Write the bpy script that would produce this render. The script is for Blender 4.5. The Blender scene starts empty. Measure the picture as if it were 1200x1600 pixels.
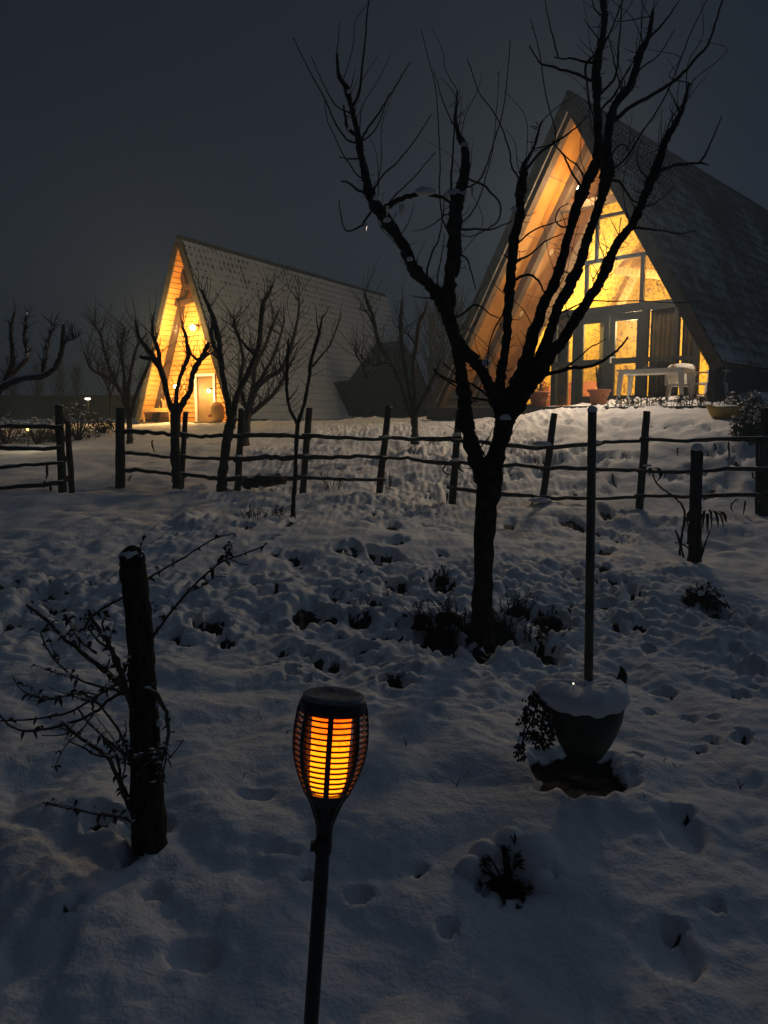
import bpy, math, random
import numpy as np
from mathutils import Vector
R = random.Random(7)
NR = np.random.RandomState(11)
sc = bpy.context.scene
COL = sc.collection
rad = math.radians

# ------------------------------------------------------------------ camera
PITCH = rad(6.65); FPX = 1200.0; EYE = 1.6
cam_d = bpy.data.cameras.new('camera'); cam = bpy.data.objects.new('camera', cam_d); COL.objects.link(cam)
cam.location = (0, 0, EYE); cam.rotation_euler = (math.pi/2 - PITCH, 0, 0)
cam_d.sensor_fit = 'VERTICAL'; cam_d.sensor_height = 36; cam_d.sensor_width = 27; cam_d.lens = 27
cam_d.clip_start = 0.05; cam_d.clip_end = 2000
sc.camera = cam
# ------------------------------------------------------------------ sky: late dusk under an even overcast
w = bpy.data.worlds.new('World'); sc.world = w; w.use_nodes = True
nt = w.node_tree; nt.nodes.clear()
def WN(t, **k):
    n = nt.nodes.new(t)
    for a, v in k.items(): setattr(n, a, v)
    return n
sky = WN('ShaderNodeTexSky', sky_type='NISHITA', sun_disc=False, sun_elevation=rad(1.0), sun_rotation=rad(20))
sky.air_density = 1.0; sky.dust_density = 0.3; sky.ozone_density = 3.0
hs = WN('ShaderNodeHueSaturation'); hs.inputs['Saturation'].default_value = 0.6
ml = WN('ShaderNodeVectorMath', operation='SCALE'); ml.inputs['Scale'].default_value = 0.012
geo = WN('ShaderNodeTexCoord'); sep = WN('ShaderNodeSeparateXYZ'); ramp = WN('ShaderNodeValToRGB')
ramp.color_ramp.elements[0].position = 0.0; ramp.color_ramp.elements[0].color = (.44, .68, 1.12, 1)
ramp.color_ramp.elements[1].position = 0.9; ramp.color_ramp.elements[1].color = (.11, .195, .38, 1)
e = ramp.color_ramp.elements.new(0.35); e.color = (.15, .25, .46, 1)
m2 = WN('ShaderNodeVectorMath', operation='SCALE'); m2.inputs['Scale'].default_value = 0.026
ad = WN('ShaderNodeVectorMath', operation='ADD')
bg = WN('ShaderNodeBackground'); bg.inputs['Strength'].default_value = 1.0
out = WN('ShaderNodeOutputWorld'); L = nt.links.new
L(sky.outputs[0], hs.inputs['Color']); L(hs.outputs[0], ml.inputs[0])
L(geo.outputs['Generated'], sep.inputs[0]); L(sep.outputs['Z'], ramp.inputs[0]); L(ramp.outputs[0], m2.inputs[0])
L(ml.outputs[0], ad.inputs[0]); L(m2.outputs[0], ad.inputs[1]); L(ad.outputs[0], bg.inputs['Color']); L(bg.outputs[0], out.inputs['Surface'])
# the last light of the overcast, coming down through thick cloud from ahead on the right
sun_d = bpy.data.lights.new('overcast_sun', 'SUN'); sun_d.energy = 0.12; sun_d.angle = rad(70); sun_d.color = (.56, .77, 1.0)
sun = bpy.data.objects.new('overcast_sun', sun_d); COL.objects.link(sun); sun.rotation_euler = (rad(-44), 0, rad(-62))
# ------------------------------------------------------------------ exposure and render settings
sc.view_settings.view_transform = 'Standard'; sc.view_settings.look = 'None'
sc.view_settings.exposure = 0; sc.view_settings.gamma = 1
cy = sc.cycles
cy.max_bounces = 6; cy.diffuse_bounces = 3; cy.glossy_bounces = 3; cy.transmission_bounces = 6; cy.transparent_max_bounces = 12
cy.volume_bounces = 0
cy.use_adaptive_sampling = True; cy.adaptive_threshold = 0.03; cy.use_denoising = True
cy.sample_clamp_indirect = 3.0; cy.caustics_reflective = False; cy.caustics_refractive = False
cy.time_limit = 900
HAZE_DENSITY = 0.0068
# ================================================================== helpers
cp, sp = math.cos(PITCH), math.sin(PITCH)
def U(px, py, D):
    """the point D metres ahead that the photograph shows at px,py"""
    xc = (px - 600)/FPX*D; yc = (800 - py)/FPX*D
    return np.array([xc, D*cp + yc*sp, EYE - D*sp + yc*cp])
def RAY(px, py): return U(px, py, 1.0) - np.array([0, 0, EYE])

def mesh_obj(name, v, f, m, parent=None, smooth=False):
    me = bpy.data.meshes.new(name)
    v = np.asarray(v, dtype=float)
    o = bpy.data.objects.new(name, me)
    if parent is not None:
        o.parent = parent
    me.from_pydata(v.tolist(), [], [list(map(int, q)) for q in f])
    if smooth: me.polygons.foreach_set('use_smooth', [True]*len(me.polygons))
    if isinstance(m, (list, tuple)):
        for mm in m: me.materials.append(mm)
    else: me.materials.append(m)
    me.update(); COL.objects.link(o)
    return o
class MB:
    """collects shapes into one mesh"""
    def __init__(s): s.v = []; s.f = []; s.n = 0
    def add(s, v, f):
        s.v.append(np.asarray(v, float)); s.f += [[i + s.n for i in q] for q in f]; s.n += len(v); return s
    def box(s, c, d, M=None):
        c = np.array(c, float); d = np.array(d, float)/2
        v = np.array([[x, y, z] for x in (-1, 1) for y in (-1, 1) for z in (-1, 1)])*d
        if M is not None: v = v @ np.array(M).T
        return s.add(v + c, BOXF)
    def hexa(s, v): return s.add(v, BOXF)
    def tube(s, *a, **k): return s.add(*tube(*a, **k))
    def lathe(s, *a, **k): return s.add(*lathe(*a, **k))
    def build(s, name, m, parent=None, smooth=False, local=None):
        v = np.concatenate(s.v) if s.v else np.zeros((0, 3))
        if local is not None: v = v - np.array(local)
        return mesh_obj(name, v, s.f, m, parent, smooth)
BOXF = [[0, 1, 3, 2], [4, 6, 7, 5], [0, 4, 5, 1], [2, 3, 7, 6], [0, 2, 6, 4], [1, 5, 7, 3]]
def catmull(P, sub):
    P = np.asarray(P, float)
    if len(P) < 2 or sub <= 1: return P
    Q = np.vstack([2*P[0] - P[1], P, 2*P[-1] - P[-2]]); o = []
    for i in range(1, len(Q) - 2):
        a, b, c, d = Q[i-1], Q[i], Q[i+1], Q[i+2]
        for k in range(sub):
            t = k/sub
            o.append(.5*((2*b) + (c - a)*t + (2*a - 5*b + 4*c - d)*t*t + (3*b - a - 3*c + d)*t**3))
    o.append(P[-1]); return np.array(o)
def tube(P, rr, n=6, sub=3, rough=0.0, wob=0.0, seed=0):
    """a tapering round branch along points P with radii rr"""
    rs = np.random.RandomState(seed + 3)
    P = np.asarray(P, float); rr = np.broadcast_to(np.asarray(rr, float), (len(P),))
    Q = catmull(np.column_stack([P, rr]), sub); C = Q[:, :3]; r = np.maximum(Q[:, 3], 1e-4)
    if wob: C = C + rs.randn(*C.shape)*wob*r[:, None]
    T = np.gradient(C, axis=0); T /= np.linalg.norm(T, axis=1)[:, None] + 1e-9
    a = np.array([0, 0, 1.0]) if abs(T[0][2]) < .9 else np.array([1.0, 0, 0])
    nrm = np.cross(T[0], a); nrm /= np.linalg.norm(nrm); V = []
    ang = np.arange(n)/n*2*math.pi
    for i in range(len(C)):
        nrm = nrm - T[i]*np.dot(nrm, T[i]); nrm /= np.linalg.norm(nrm) + 1e-9
        b = np.cross(T[i], nrm)
        k = r[i]*(1 + (rs.randn(n)*rough if rough else 0))
        V.append(C[i] + np.outer(np.cos(ang)*k, nrm) + np.outer(np.sin(ang)*k, b))
    V = np.concatenate(V); F = []
    for i in range(len(C) - 1):
        for j in range(n):
            F.append([i*n + j, i*n + (j+1) % n, (i+1)*n + (j+1) % n, (i+1)*n + j])
    F.append(list(range(n))[::-1]); F.append([(len(C)-1)*n + j for j in range(n)])
    return V, F
def lathe(prof, n=24, c=(0, 0, 0), closed=True, jit=0, seed=0):
    rs = np.random.RandomState(seed); V = []
    for (r, z) in prof:
        for j in range(n):
            a = 2*math.pi*j/n; q = r*(1 + (rs.randn()*jit if jit else 0))
            V.append([c[0] + q*math.cos(a), c[1] + q*math.sin(a), c[2] + z])
    F = [[i*n + j, i*n + (j+1) % n, (i+1)*n + (j+1) % n, (i+1)*n + j] for i in range(len(prof)-1) for j in range(n)]
    if closed: F.append(list(range(n))[::-1]); F.append([(len(prof)-1)*n + j for j in range(n)])
    return np.array(V), F
# ---- noise (numpy)
_perm = NR.permutation(256); _perm = np.concatenate([_perm, _perm]); _g = NR.rand(256)*2*math.pi
_gx, _gy = np.cos(_g), np.sin(_g)
def perlin(x, y):
    x = np.asarray(x, float); y = np.asarray(y, float)
    xi = np.floor(x).astype(int); yi = np.floor(y).astype(int); xf = x - xi; yf = y - yi
    u = xf**3*(xf*(xf*6 - 15) + 10); v = yf**3*(yf*(yf*6 - 15) + 10)
    def gr(ix, iy, dx, dy):
        h = _perm[(_perm[ix & 255] + iy) & 255]; return _gx[h]*dx + _gy[h]*dy
    a = gr(xi, yi, xf, yf); b = gr(xi+1, yi, xf-1, yf); c = gr(xi, yi+1, xf, yf-1); d = gr(xi+1, yi+1, xf-1, yf-1)
    return (a + u*(b - a)) + v*((c + u*(d - c)) - (a + u*(b - a)))
# ---- things, parts
def tag(o, label=None, cat=None, group=None, kind=None):
    if label: o['label'] = label
    if cat: o['category'] = cat
    if group: o['group'] = group
    if kind: o['kind'] = kind
    return o
def thing(name, label, cat, loc=(0, 0, 0), rotz=0.0, group=None, rot=None):
    o = bpy.data.objects.new(name, None); COL.objects.link(o); o.empty_display_size = .1
    o.location = tuple(float(q) for q in loc); o.rotation_euler = rot if rot else (0, 0, rotz)
    return tag(o, label, cat, group)
def copy_tree(o, parent=None):
    c = o.copy(); COL.objects.link(c)
    if parent: c.parent = parent
    for ch in list(o.children): copy_tree(ch, c)
    return c
# ---- materials
def mat(name, col, rough=.8, col2=None, scale=8, detail=6, bump=0, bscale=None, spec=.3, coord='Object', stretch=None, metal=0, snow=None, thr=(.4, .6)):
    m = bpy.data.materials.new(name); m.use_nodes = True; t = m.node_tree; N = t.nodes; Lk = t.links.new
    b = N['Principled BSDF']; b.inputs['Roughness'].default_value = rough; b.inputs['Base Color'].default_value = (*col, 1)
    b.inputs['Specular IOR Level'].default_value = spec; b.inputs['Metallic'].default_value = metal
    tc = N.new('ShaderNodeTexCoord'); vec = tc.outputs[coord]
    if stretch:
        mp = N.new('ShaderNodeMapping'); mp.inputs['Scale'].default_value = stretch; Lk(vec, mp.inputs[0]); vec = mp.outputs[0]
    src = None
    if col2 is not None:
        nz = N.new('ShaderNodeTexNoise'); nz.inputs['Scale'].default_value = scale; nz.inputs['Detail'].default_value = detail; Lk(vec, nz.inputs['Vector'])
        rp = N.new('ShaderNodeValToRGB'); rp.color_ramp.elements[0].position = thr[0]; rp.color_ramp.elements[1].position = thr[1]
        rp.color_ramp.elements[0].color = (*col, 1); rp.color_ramp.elements[1].color = (*col2, 1)
        Lk(nz.outputs['Fac'], rp.inputs[0]); src = rp.outputs[0]
    if snow:                       # thin snow that settled on the faces turned upwards
        g = N.new('ShaderNodeNewGeometry'); s = N.new('ShaderNodeSeparateXYZ'); Lk(g.outputs['Normal'], s.inputs[0])
        n2 = N.new('ShaderNodeTexNoise'); n2.inputs['Scale'].default_value = snow[1]; n2.inputs['Detail'].default_value = 4; Lk(tc.outputs['Object'], n2.inputs['Vector'])
        a1 = N.new('ShaderNodeMath'); a1.operation = 'MULTIPLY_ADD'; a1.inputs[1].default_value = snow[2]; Lk(n2.outputs['Fac'], a1.inputs[0]); Lk(s.outputs['Z'], a1.inputs[2])
        r2 = N.new('ShaderNodeMapRange'); r2.inputs[1].default_value = snow[0]; r2.inputs[2].default_value = snow[0] + .12; Lk(a1.outputs[0], r2.inputs[0])
        mx = N.new('ShaderNodeMix'); mx.data_type = 'RGBA'; Lk(r2.outputs[0], mx.inputs[0])
        if src: Lk(src, mx.inputs[6])
        else: mx.inputs[6].default_value = (*col, 1)
        mx.inputs[7].default_value = (.72, .74, .78, 1); src = mx.outputs[2]
    if src: Lk(src, b.inputs['Base Color'])
    if bump:
        nb = N.new('ShaderNodeTexNoise'); nb.inputs['Scale'].default_value = bscale or scale*3; nb.inputs['Detail'].default_value = 8; Lk(vec, nb.inputs['Vector'])
        bp = N.new('ShaderNodeBump'); bp.inputs['Strength'].default_value = bump; bp.inputs['Distance'].default_value = .02
        Lk(nb.outputs['Fac'], bp.inputs['Height']); Lk(bp.outputs[0], b.inputs['Normal'])
    return m
def emit(name, col, s):
    m = bpy.data.materials.new(name); m.use_nodes = True; t = m.node_tree; t.nodes.clear()
    e = t.nodes.new('ShaderNodeEmission'); e.inputs[0].default_value = (*col, 1); e.inputs[1].default_value = s
    o = t.nodes.new('ShaderNodeOutputMaterial'); t.links.new(e.outputs[0], o.inputs[0]); return m
def glassmat(name, tint=(.95, .97, .96), refl=.06):
    m = bpy.data.materials.new(name); m.use_nodes = True; t = m.node_tree; t.nodes.clear()
    tr = t.nodes.new('ShaderNodeBsdfTransparent'); tr.inputs[0].default_value = (*tint, 1)
    gl = t.nodes.new('ShaderNodeBsdfGlossy'); gl.inputs['Roughness'].default_value = .03
    fr = t.nodes.new('ShaderNodeFresnel'); fr.inputs[0].default_value = 1.45
    mx = t.nodes.new('ShaderNodeMixShader'); o = t.nodes.new('ShaderNodeOutputMaterial')
    t.links.new(fr.outputs[0], mx.inputs[0]); t.links.new(tr.outputs[0], mx.inputs[1]); t.links.new(gl.outputs[0], mx.inputs[2]); t.links.new(mx.outputs[0], o.inputs[0])
    return m
BARK = mat('bark', (.018, .014, .011), .95, (.05, .042, .035), 14, bump=.9, bscale=40, spec=.1, snow=(1.45, 16, .75))
BARKS = mat('bark_snow', (.028, .022, .017), .95, (.07, .058, .048), 14, bump=.5, bscale=40, spec=.1, snow=(1.22, 9, .75))
BARKX = mat('bark_crusted', (.05, .036, .026), .95, (.10, .078, .058), 14, bump=.5, bscale=40, spec=.1, snow=(.88, 11, .9))
BARKF = mat('bark_pale', (.05, .04, .032), .95, (.10, .082, .064), 10, bump=.4, spec=.1, snow=(1.3, 9, .75))
TWIG = mat('twig_bark', (.02, .014, .011), .9, (.045, .032, .026), 20, spec=.15)
POST = mat('weathered_post', (.022, .018, .015), .95, (.06, .052, .045), 10, stretch=(4, 4, .6), bump=.6, bscale=18, spec=.1)
RAIL = mat('weathered_rail', (.02, .016, .013), .95, (.05, .042, .036), 12, bump=.6, bscale=24, spec=.1, snow=(1.10, 5, .8))
SNOW = mat('snow_cap', (.78, .8, .84), .7, bump=.35, bscale=30, spec=.2)
LEAF = mat('withered_leaf', (.03, .027, .017), .85, (.085, .072, .048), 9, spec=.2, snow=(1.5, 30, .8))
SOIL = mat('dark_soil', (.008, .007, .006), .95, (.02, .017, .014), 12, bump=.6, spec=.1)
BAMBOO = mat('bamboo', (.10, .085, .06), .6, (.17, .145, .10), 6, stretch=(6, 6, .8), bump=.15, spec=.3)
BLACKP = mat('black_plastic', (.018, .017, .017), .4, (.026, .025, .025), 30, bump=.08, spec=.4)
FROST = mat('frosted_plastic', (.10, .10, .105), .75, (.33, .34, .36), 22, bump=.5, bscale=60, spec=.3, thr=(.35, .75))
GREENP = mat('green_plastic', (.006, .027, .012), .4, (.009, .036, .017), 6, bump=.04, spec=.5)
PLY = mat('plywood', (.235, .085, .008), .6, (.33, .135, .014), 2.2, detail=8, stretch=(1, 1, .35), bump=.08, spec=.25)
PINE = mat('pine_board', (.46, .215, .05), .6, (.58, .29, .08), 3.0, detail=8, stretch=(.4, .4, 3), bump=.1, spec=.25)
BEAM = mat('grey_beam', (.075, .042, .018), .7, (.11, .065, .03), 5, bump=.2, spec=.2)
FASCIA = mat('fascia_board', (.085, .07, .05), .75, (.125, .105, .08), 6, bump=.25, spec=.2)
FRAME = mat('dark_window_frame', (.011, .009, .007), .55, (.016, .014, .011), 12, bump=.08, spec=.15)
WHITEF = mat('white_plastic', (.72, .71, .68), .4, (.66, .65, .61), 5, spec=.4)
TERRA = mat('terracotta', (.30, .11, .055), .75, (.36, .15, .08), 9, bump=.15, spec=.2)
DARKW = mat('dark_cladding', (.045, .04, .036), .85, (.065, .058, .052), 4, bump=.3, spec=.15)
DECK = mat('deck_board', (.11, .085, .06), .8, (.16, .125, .09), 6, stretch=(.4, 5, 5), bump=.3, spec=.2)
CURT = mat('heavy_curtain', (.07, .042, .014), .9, (.12, .075, .028), 5, spec=.1)
SHEER = mat('sheer_curtain', (.42, .29, .07), .9, (.5, .36, .11), 7, spec=.1)
TAN = mat('trim_strip', (.42, .27, .11), .7, (.52, .35, .16), 12, bump=.1, spec=.2)
GLASS = glassmat('clear_glass')
YELP = mat('ochre_planter', (.40, .27, .07), .7, (.46, .32, .1), 8, bump=.15, spec=.2)
STONE = mat('rubble_stone', (.10, .085, .07), .9, (.2, .175, .15), 7, bump=.5, spec=.15)
# ================================================================== THE SETTING: ground
CT = []
for q in [(188, 755, 12.5), (285, 757, 12.3), (375, 758, 12.1), (478, 768, 11.8), (594, 766, 11.5), (706, 780, 11.2), (850, 782, 10.8), (998, 793, 10.3),
          (1190, 798, 9.8), (100, 767, 11.5), (0, 766, 11.3), (-150, 768, 11.2), (754, 990, 5.4), (1088, 866, 7.5), (232, 1300, 2.9), (920, 1195, 3.4),
          (890, 646, 15.4), (690, 655, 18.6), (1120, 637, 13.7), (1300, 640, 12.5), (1500, 640, 12), (213, 662, 28.4), (345, 658, 26.4), (548, 658, 32), (650, 657, 30),
          (40, 692, 18), (150, 676, 21), (-150, 700, 17), (458, 797, 9.3), (395, 815, 8.6), (1100, 945, 5.9), (0, 900, 6.6), (1300, 700, 11.2), (1160, 690, 11.5),
          (20, 1010, 4.9), (520, 1060, 4.3), (640, 930, 6.1), (200, 800, 9.8), (650, 800, 9.9), (330, 655, 34), (100, 655, 40), (900, 655, 34)]:
    CT.append(U(*q))
for q in [(0, 2, 0), (-3, 2, 0), (3, 2, 0), (0, -4, -.05), (-6, 0, 0), (6, 0, 0), (-8, -4, 0), (8, -4, 0), (-12, 6, .2), (12, 6, .3), (14, 14, 1.6), (-14, 14, .9), (14, 30, 2), (-16, 45, 1.8), (0, 48, 1.9), (16, 45, 2)]:
    CT.append(np.array(q, float))
CT = np.array(CT)
def _tps(d): return np.where(d > 1e-9, d*d*np.log(d + 1e-12), 0)
_n = len(CT); _A = np.zeros((_n+3, _n+3))
_A[:_n, :_n] = _tps(np.linalg.norm(CT[:, None, :2] - CT[None, :, :2], axis=2)) + np.eye(_n)*.6
_A[:_n, _n] = 1; _A[:_n, _n+1:] = CT[:, :2]; _A[_n:, :_n] = _A[:_n, _n:].T
_W = np.linalg.solve(_A, np.concatenate([CT[:, 2], np.zeros(3)]))
def base_h(x, y):
    x = np.clip(np.asarray(x, float), -17, 17); y = np.clip(np.asarray(y, float), -4, 48)
    z = _W[_n] + _W[_n+1]*x + _W[_n+2]*y
    for i in range(_n): z = z + _W[i]*_tps(np.hypot(x - CT[i, 0], y - CT[i, 1]))
    return z
HOLES = []      # x, y, rx, ry, depth, soil, rot
def fence_y(x): return np.interp(x, [-9, -4.8, -4.3, -1.2, 1.1, 3.4, 4.8, 9], [11.2, 11.4, 12.4, 11.7, 11.1, 10.2, 9.7, 9.0])
def snow_h(x, y, soil=False):
    x = np.asarray(x, float); y = np.asarray(y, float)
    z = base_h(x, y)
    dist = np.hypot(x, y)
    fy = fence_y(x) - .55
    z = z + .085*np.exp(-((y - fy)/.38)**2)*(.7 + .5*perlin(x*.8 + 3, 1.3)) - .05*np.exp(-((y - fy + 1.1)/.6)**2)
    near = np.clip((dist - 2.2)/2.6, 0, 1)
    patch = np.clip(.48 + 1.5*perlin(x*.42 + 7, y*.42) + .5*perlin(x*1.1, y*1.1 + 40), .04, 1.15)
    a = np.abs(perlin(x*1.9 + 31, y*1.9 + 4)); b = np.abs(perlin(x*4.1 + 9 + .5*a, y*4.1 + 77)); c = np.abs(perlin(x*8.7 + 5, y*8.7 + 21)); d = perlin(x*19, y*19); e2 = np.abs(perlin(x*14.5 + .8*b + 3, y*14.5 + 60))
    z = z + perlin(x*.7, y*.7)*.09 + perlin(x*2.6 + 50, y*2.6)*.035
    z = z + (.10*a + .115*b*patch*(.35 + .65*near) + .085*c*(.25 + .75*patch)*(.25 + .75*near) + .045*e2*(.3 + .7*patch)*(.45 + .55*near) + .012*d*(.35 + .65*near)*(.4 + .6*patch)) - .09
    s = np.zeros_like(z)
    cr = np.clip((.12 - b)/.05, 0, 1)*np.clip((.15 - c)/.06, 0, 1)*np.clip((patch - .62)/.25, 0, 1)*np.clip(near*1.3 - .15, 0, 1)*(dist < 14)
    s = np.maximum(s, cr*.95); z = z - .025*cr
    for (hx, hy, rx, ry, dp, so, ro) in HOLES:
        mk = (np.abs(x - hx) < 3*max(rx, ry)) & (np.abs(y - hy) < 3*max(rx, ry))
        if not np.any(mk): continue
        dx = x - hx; dy = y - hy; c_, s_ = math.cos(ro), math.sin(ro)
        u = (dx*c_ + dy*s_)/rx; v = (-dx*s_ + dy*c_)/ry
        q = np.sqrt(u*u + v*v)*(1 + .34*perlin(x*9 + hx*7, y*9 + hy*5) + .25*perlin(x*23 + hx, y*23))
        g = np.clip((1.12 - q)/.34, 0, 1); g = g*g*(3 - 2*g)
        rim = np.exp(-((q - 1.22)/.22)**2)*.12*abs(dp)
        z = np.where(mk, z - dp*g + rim, z)
        if so: s = np.where(mk, np.maximum(s, np.clip((so - q)/.22, 0, 1)), s)
    return (z, s) if soil else z
def G(px, py, lo=1.0, hi=60):
    """where the ray through px,py meets the ground"""
    t = np.concatenate([np.arange(lo, 20, .02), np.arange(20, hi, .1)]); r = RAY(px, py)
    p = np.array([0, 0, EYE]) + t[:, None]*r
    below = p[:, 2] < snow_h(p[:, 0], p[:, 1])
    i = int(np.argmax(below)) if below.any() else len(t) - 1
    return p[i]
def GZ(x, y): return float(snow_h(np.array([x]), np.array([y]))[0])
def depth_of(p): return p[1]*cp - (p[2] - EYE)*sp
def hole(px, py, wpx, hpx, dp, so=.9, ro=0):
    p = G(px, py); D = depth_of(p)
    HOLES.append((p[0], p[1], wpx/2/FPX*D, max(hpx/2/FPX*D/max(.12, abs(RAY(px, py)[2])), .03), dp, so, ro))
POTB = U(912, 1186, 3.4); HOLES.append((POTB[0] - .01, POTB[1] + .01, .225, .21, max(.05, GZ(POTB[0], POTB[1]) - POTB[2] + .0), 1.0, 0))
for a in [ (228, 1292, 74, 34, .08, .8), (160, 1275, 60, 30, .09, .8), (205, 1335, 26, 40, .10, .8), (785, 1385, 84, 30, .05, .85),
          (686, 994, 92, 40, .12, .95), (692, 912, 44, 20, .09, .9), (768, 990, 110, 40, .07, .9), (842, 1010, 70, 34, .09, .9), (850, 958, 54, 20, .07, .85), (755, 1010, 60, 26, .05, .8), (872, 978, 50, 20, .07, .85),
          (515, 1046, 50, 16, .09, .85), (560, 1015, 34, 14, .07, .8), (480, 960, 60, 24, .07, .85), (515, 968, 40, 18, .08, .9), (565, 965, 46, 14, .07, .85), (470, 975, 26, 12, .07, .9), (330, 975, 60, 18, .06, .7), (345, 1000, 22, 12, .06, .8), (620, 1062, 30, 18, .06, .7),
          (1120, 955, 46, 16, .09, .85), (1040, 1085, 26, 10, .07, .9), (1115, 1163, 16, 8, .07, .95), (1000, 985, 34, 12, .05, .7), (962, 972, 20, 18, .04, .7), (1170, 1045, 60, 22, .08, 0), (1150, 1010, 40, 16, .07, 0),
          (1062, 1298, 62, 62, .045, 0), (1072, 1280, 24, 8, .03, .6), (1050, 1490, 90, 80, .04, 0), (1055, 1468, 36, 8, .04, .7), (1115, 1418, 30, 12, .05, .6), (700, 1455, 30, 14, .05, .6), (560, 1405, 40, 24, .05, 0), (475, 1372, 26, 14, .06, .8), (436, 1330, 50, 12, .05, .3), (400, 1245, 60, 14, .05, 0),
          (240, 1400, 50, 14, .04, .3), (110, 1418, 26, 16, .06, .7), (300, 1500, 90, 40, .045, 0), (655, 1365, 26, 14, .05, .85), (850, 1232, 26, 7, .05, .85), (10, 910, 40, 14, .08, .8), (60, 930, 70, 14, .07, .6), (20, 985, 26, 14, .06, .8), (760, 1180, 0, 0, 0, 0),
          (1120, 860, 60, 12, .05, 0), (960, 838, 60, 10, .05, .2), (1030, 815, 60, 7, .05, .3), (470, 880, 40, 12, .06, .3), (420, 925, 40, 10, .06, .5), (610, 905, 24, 9, .06, .7), (590, 875, 50, 10, .05, .5)]:
    if a[2]: hole(*a)
rs0 = random.Random(21)
for (x0, x1, y0, y1, n_) in ((400, 650, 925, 1065, 46), (0, 130, 880, 1000, 14), (240, 390, 945, 1015, 14), (560, 720, 860, 930, 14), (930, 1190, 940, 1180, 22), (380, 700, 800, 870, 14), (780, 1000, 800, 960, 16)):
    for _ in range(n_):
        hole(rs0.uniform(x0, x1), rs0.uniform(y0, y1), rs0.uniform(10, 34), rs0.uniform(5, 12), rs0.uniform(.04, .09), rs0.choice([.6, .75, .9, .9]), rs0.uniform(-.7, .7))
# melted footprints between fence and house
for k in range(110):
    px = R.uniform(520, 1190); py = R.uniform(655, 775)
    p = G(px, py, 9)
    if p[1] > fence_y(p[0]) + .3: HOLES.append((p[0], p[1], R.uniform(.07, .14), R.uniform(.10, .2), R.uniform(.04, .10), R.choice([0, 0, 0, .5]), R.uniform(-.6, .6)))
def axis(lo, hi, step, inner, grow, mx):
    a = [0.0]; s = step
    while a[-1] < hi:
        if a[-1] > inner: s = min(s*grow, mx)
        a.append(a[-1] + s)
    b = [0.0]; s = step
    while b[-1] > lo:
        if -b[-1] > (inner if lo == -hi else 0): s = min(s*grow*1.04, mx)
        b.append(b[-1] - s)
    return np.array(b[1:][::-1] + a)
gx = axis(-150, 150, .021, 2.6, 1.016, 12); gy = axis(-40, 170, .02, 5.0, 1.011, 12)
X, Y = np.meshgrid(gx, gy); Z, S = snow_h(X.ravel(), Y.ravel(), True)
far = np.clip((np.hypot(X.ravel(), Y.ravel()) - 45)/60, 0, 1)
nx_, ny_ = len(gx), len(gy); idx = np.arange(nx_*ny_).reshape(ny_, nx_)
F = np.stack([idx[:-1, :-1], idx[:-1, 1:], idx[1:, 1:], idx[1:, :-1]], -1).reshape(-1, 4)
me = bpy.data.meshes.new('snow_ground'); me.vertices.add(nx_*ny_); me.vertices.foreach_set('co', np.column_stack([X.ravel(), Y.ravel(), Z]).ravel())
me.loops.add(F.size); me.loops.foreach_set('vertex_index', F.ravel()); me.polygons.add(len(F))
me.polygons.foreach_set('loop_start', np.arange(0, F.size, 4)); me.polygons.foreach_set('loop_total', np.full(len(F), 4)); me.polygons.foreach_set('use_smooth', np.ones(len(F), bool))
at = me.attributes.new('soil', 'FLOAT', 'POINT'); at.data.foreach_set('value', S.astype(np.float32)); me.update(); me.validate()
gm = bpy.data.materials.new('snow'); gm.use_nodes = True; t = gm.node_tree; b = t.nodes['Principled BSDF']
b.inputs['Roughness'].default_value = .75; b.inputs['Specular IOR Level'].default_value = .2
an = t.nodes.new('ShaderNodeAttribute'); an.attribute_name = 'soil'
tc = t.nodes.new('ShaderNodeTexCoord'); n1 = t.nodes.new('ShaderNodeTexNoise'); n1.inputs['Scale'].default_value = 28; n1.inputs['Detail'].default_value = 6
aa = t.nodes.new('ShaderNodeMath'); aa.operation = 'MULTIPLY_ADD'; aa.inputs[1].default_value = .9
sb = t.nodes.new('ShaderNodeMapRange'); sb.inputs[1].default_value = .85; sb.inputs[2].default_value = 1.15
mx = t.nodes.new('ShaderNodeMix'); mx.data_type = 'RGBA'; mx.inputs[6].default_value = (.80, .82, .86, 1); mx.inputs[7].default_value = (.006, .005, .004, 1)
n2 = t.nodes.new('ShaderNodeTexNoise'); n2.inputs['Scale'].default_value = 60; n2.inputs['Detail'].default_value = 5
n3 = t.nodes.new('ShaderNodeTexNoise'); n3.inputs['Scale'].default_value = 13; n3.inputs['Detail'].default_value = 4
sm = t.nodes.new('ShaderNodeMath'); sm.operation = 'MULTIPLY_ADD'; sm.inputs[1].default_value = .35
bp = t.nodes.new('ShaderNodeBump'); bp.inputs['Strength'].default_value = .6; bp.inputs['Distance'].default_value = .022
K = t.links.new
for n in (n1, n2, n3): K(tc.outputs['Object'], n.inputs['Vector'])
K(n1.outputs['Fac'], aa.inputs[0]); K(an.outputs['Fac'], aa.inputs[2]); K(aa.outputs[0], sb.inputs[0]); K(sb.outputs[0], mx.inputs[0]); K(mx.outputs[2], b.inputs['Base Color'])
K(n2.outputs['Fac'], sm.inputs[0]); K(n3.outputs['Fac'], sm.inputs[2]); K(sm.outputs[0], bp.inputs['Height']); K(bp.outputs[0], b.inputs['Normal'])
me.materials.append(gm); go = bpy.data.objects.new('snow_ground', me); COL.objects.link(go); tag(go, kind='structure')
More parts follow.
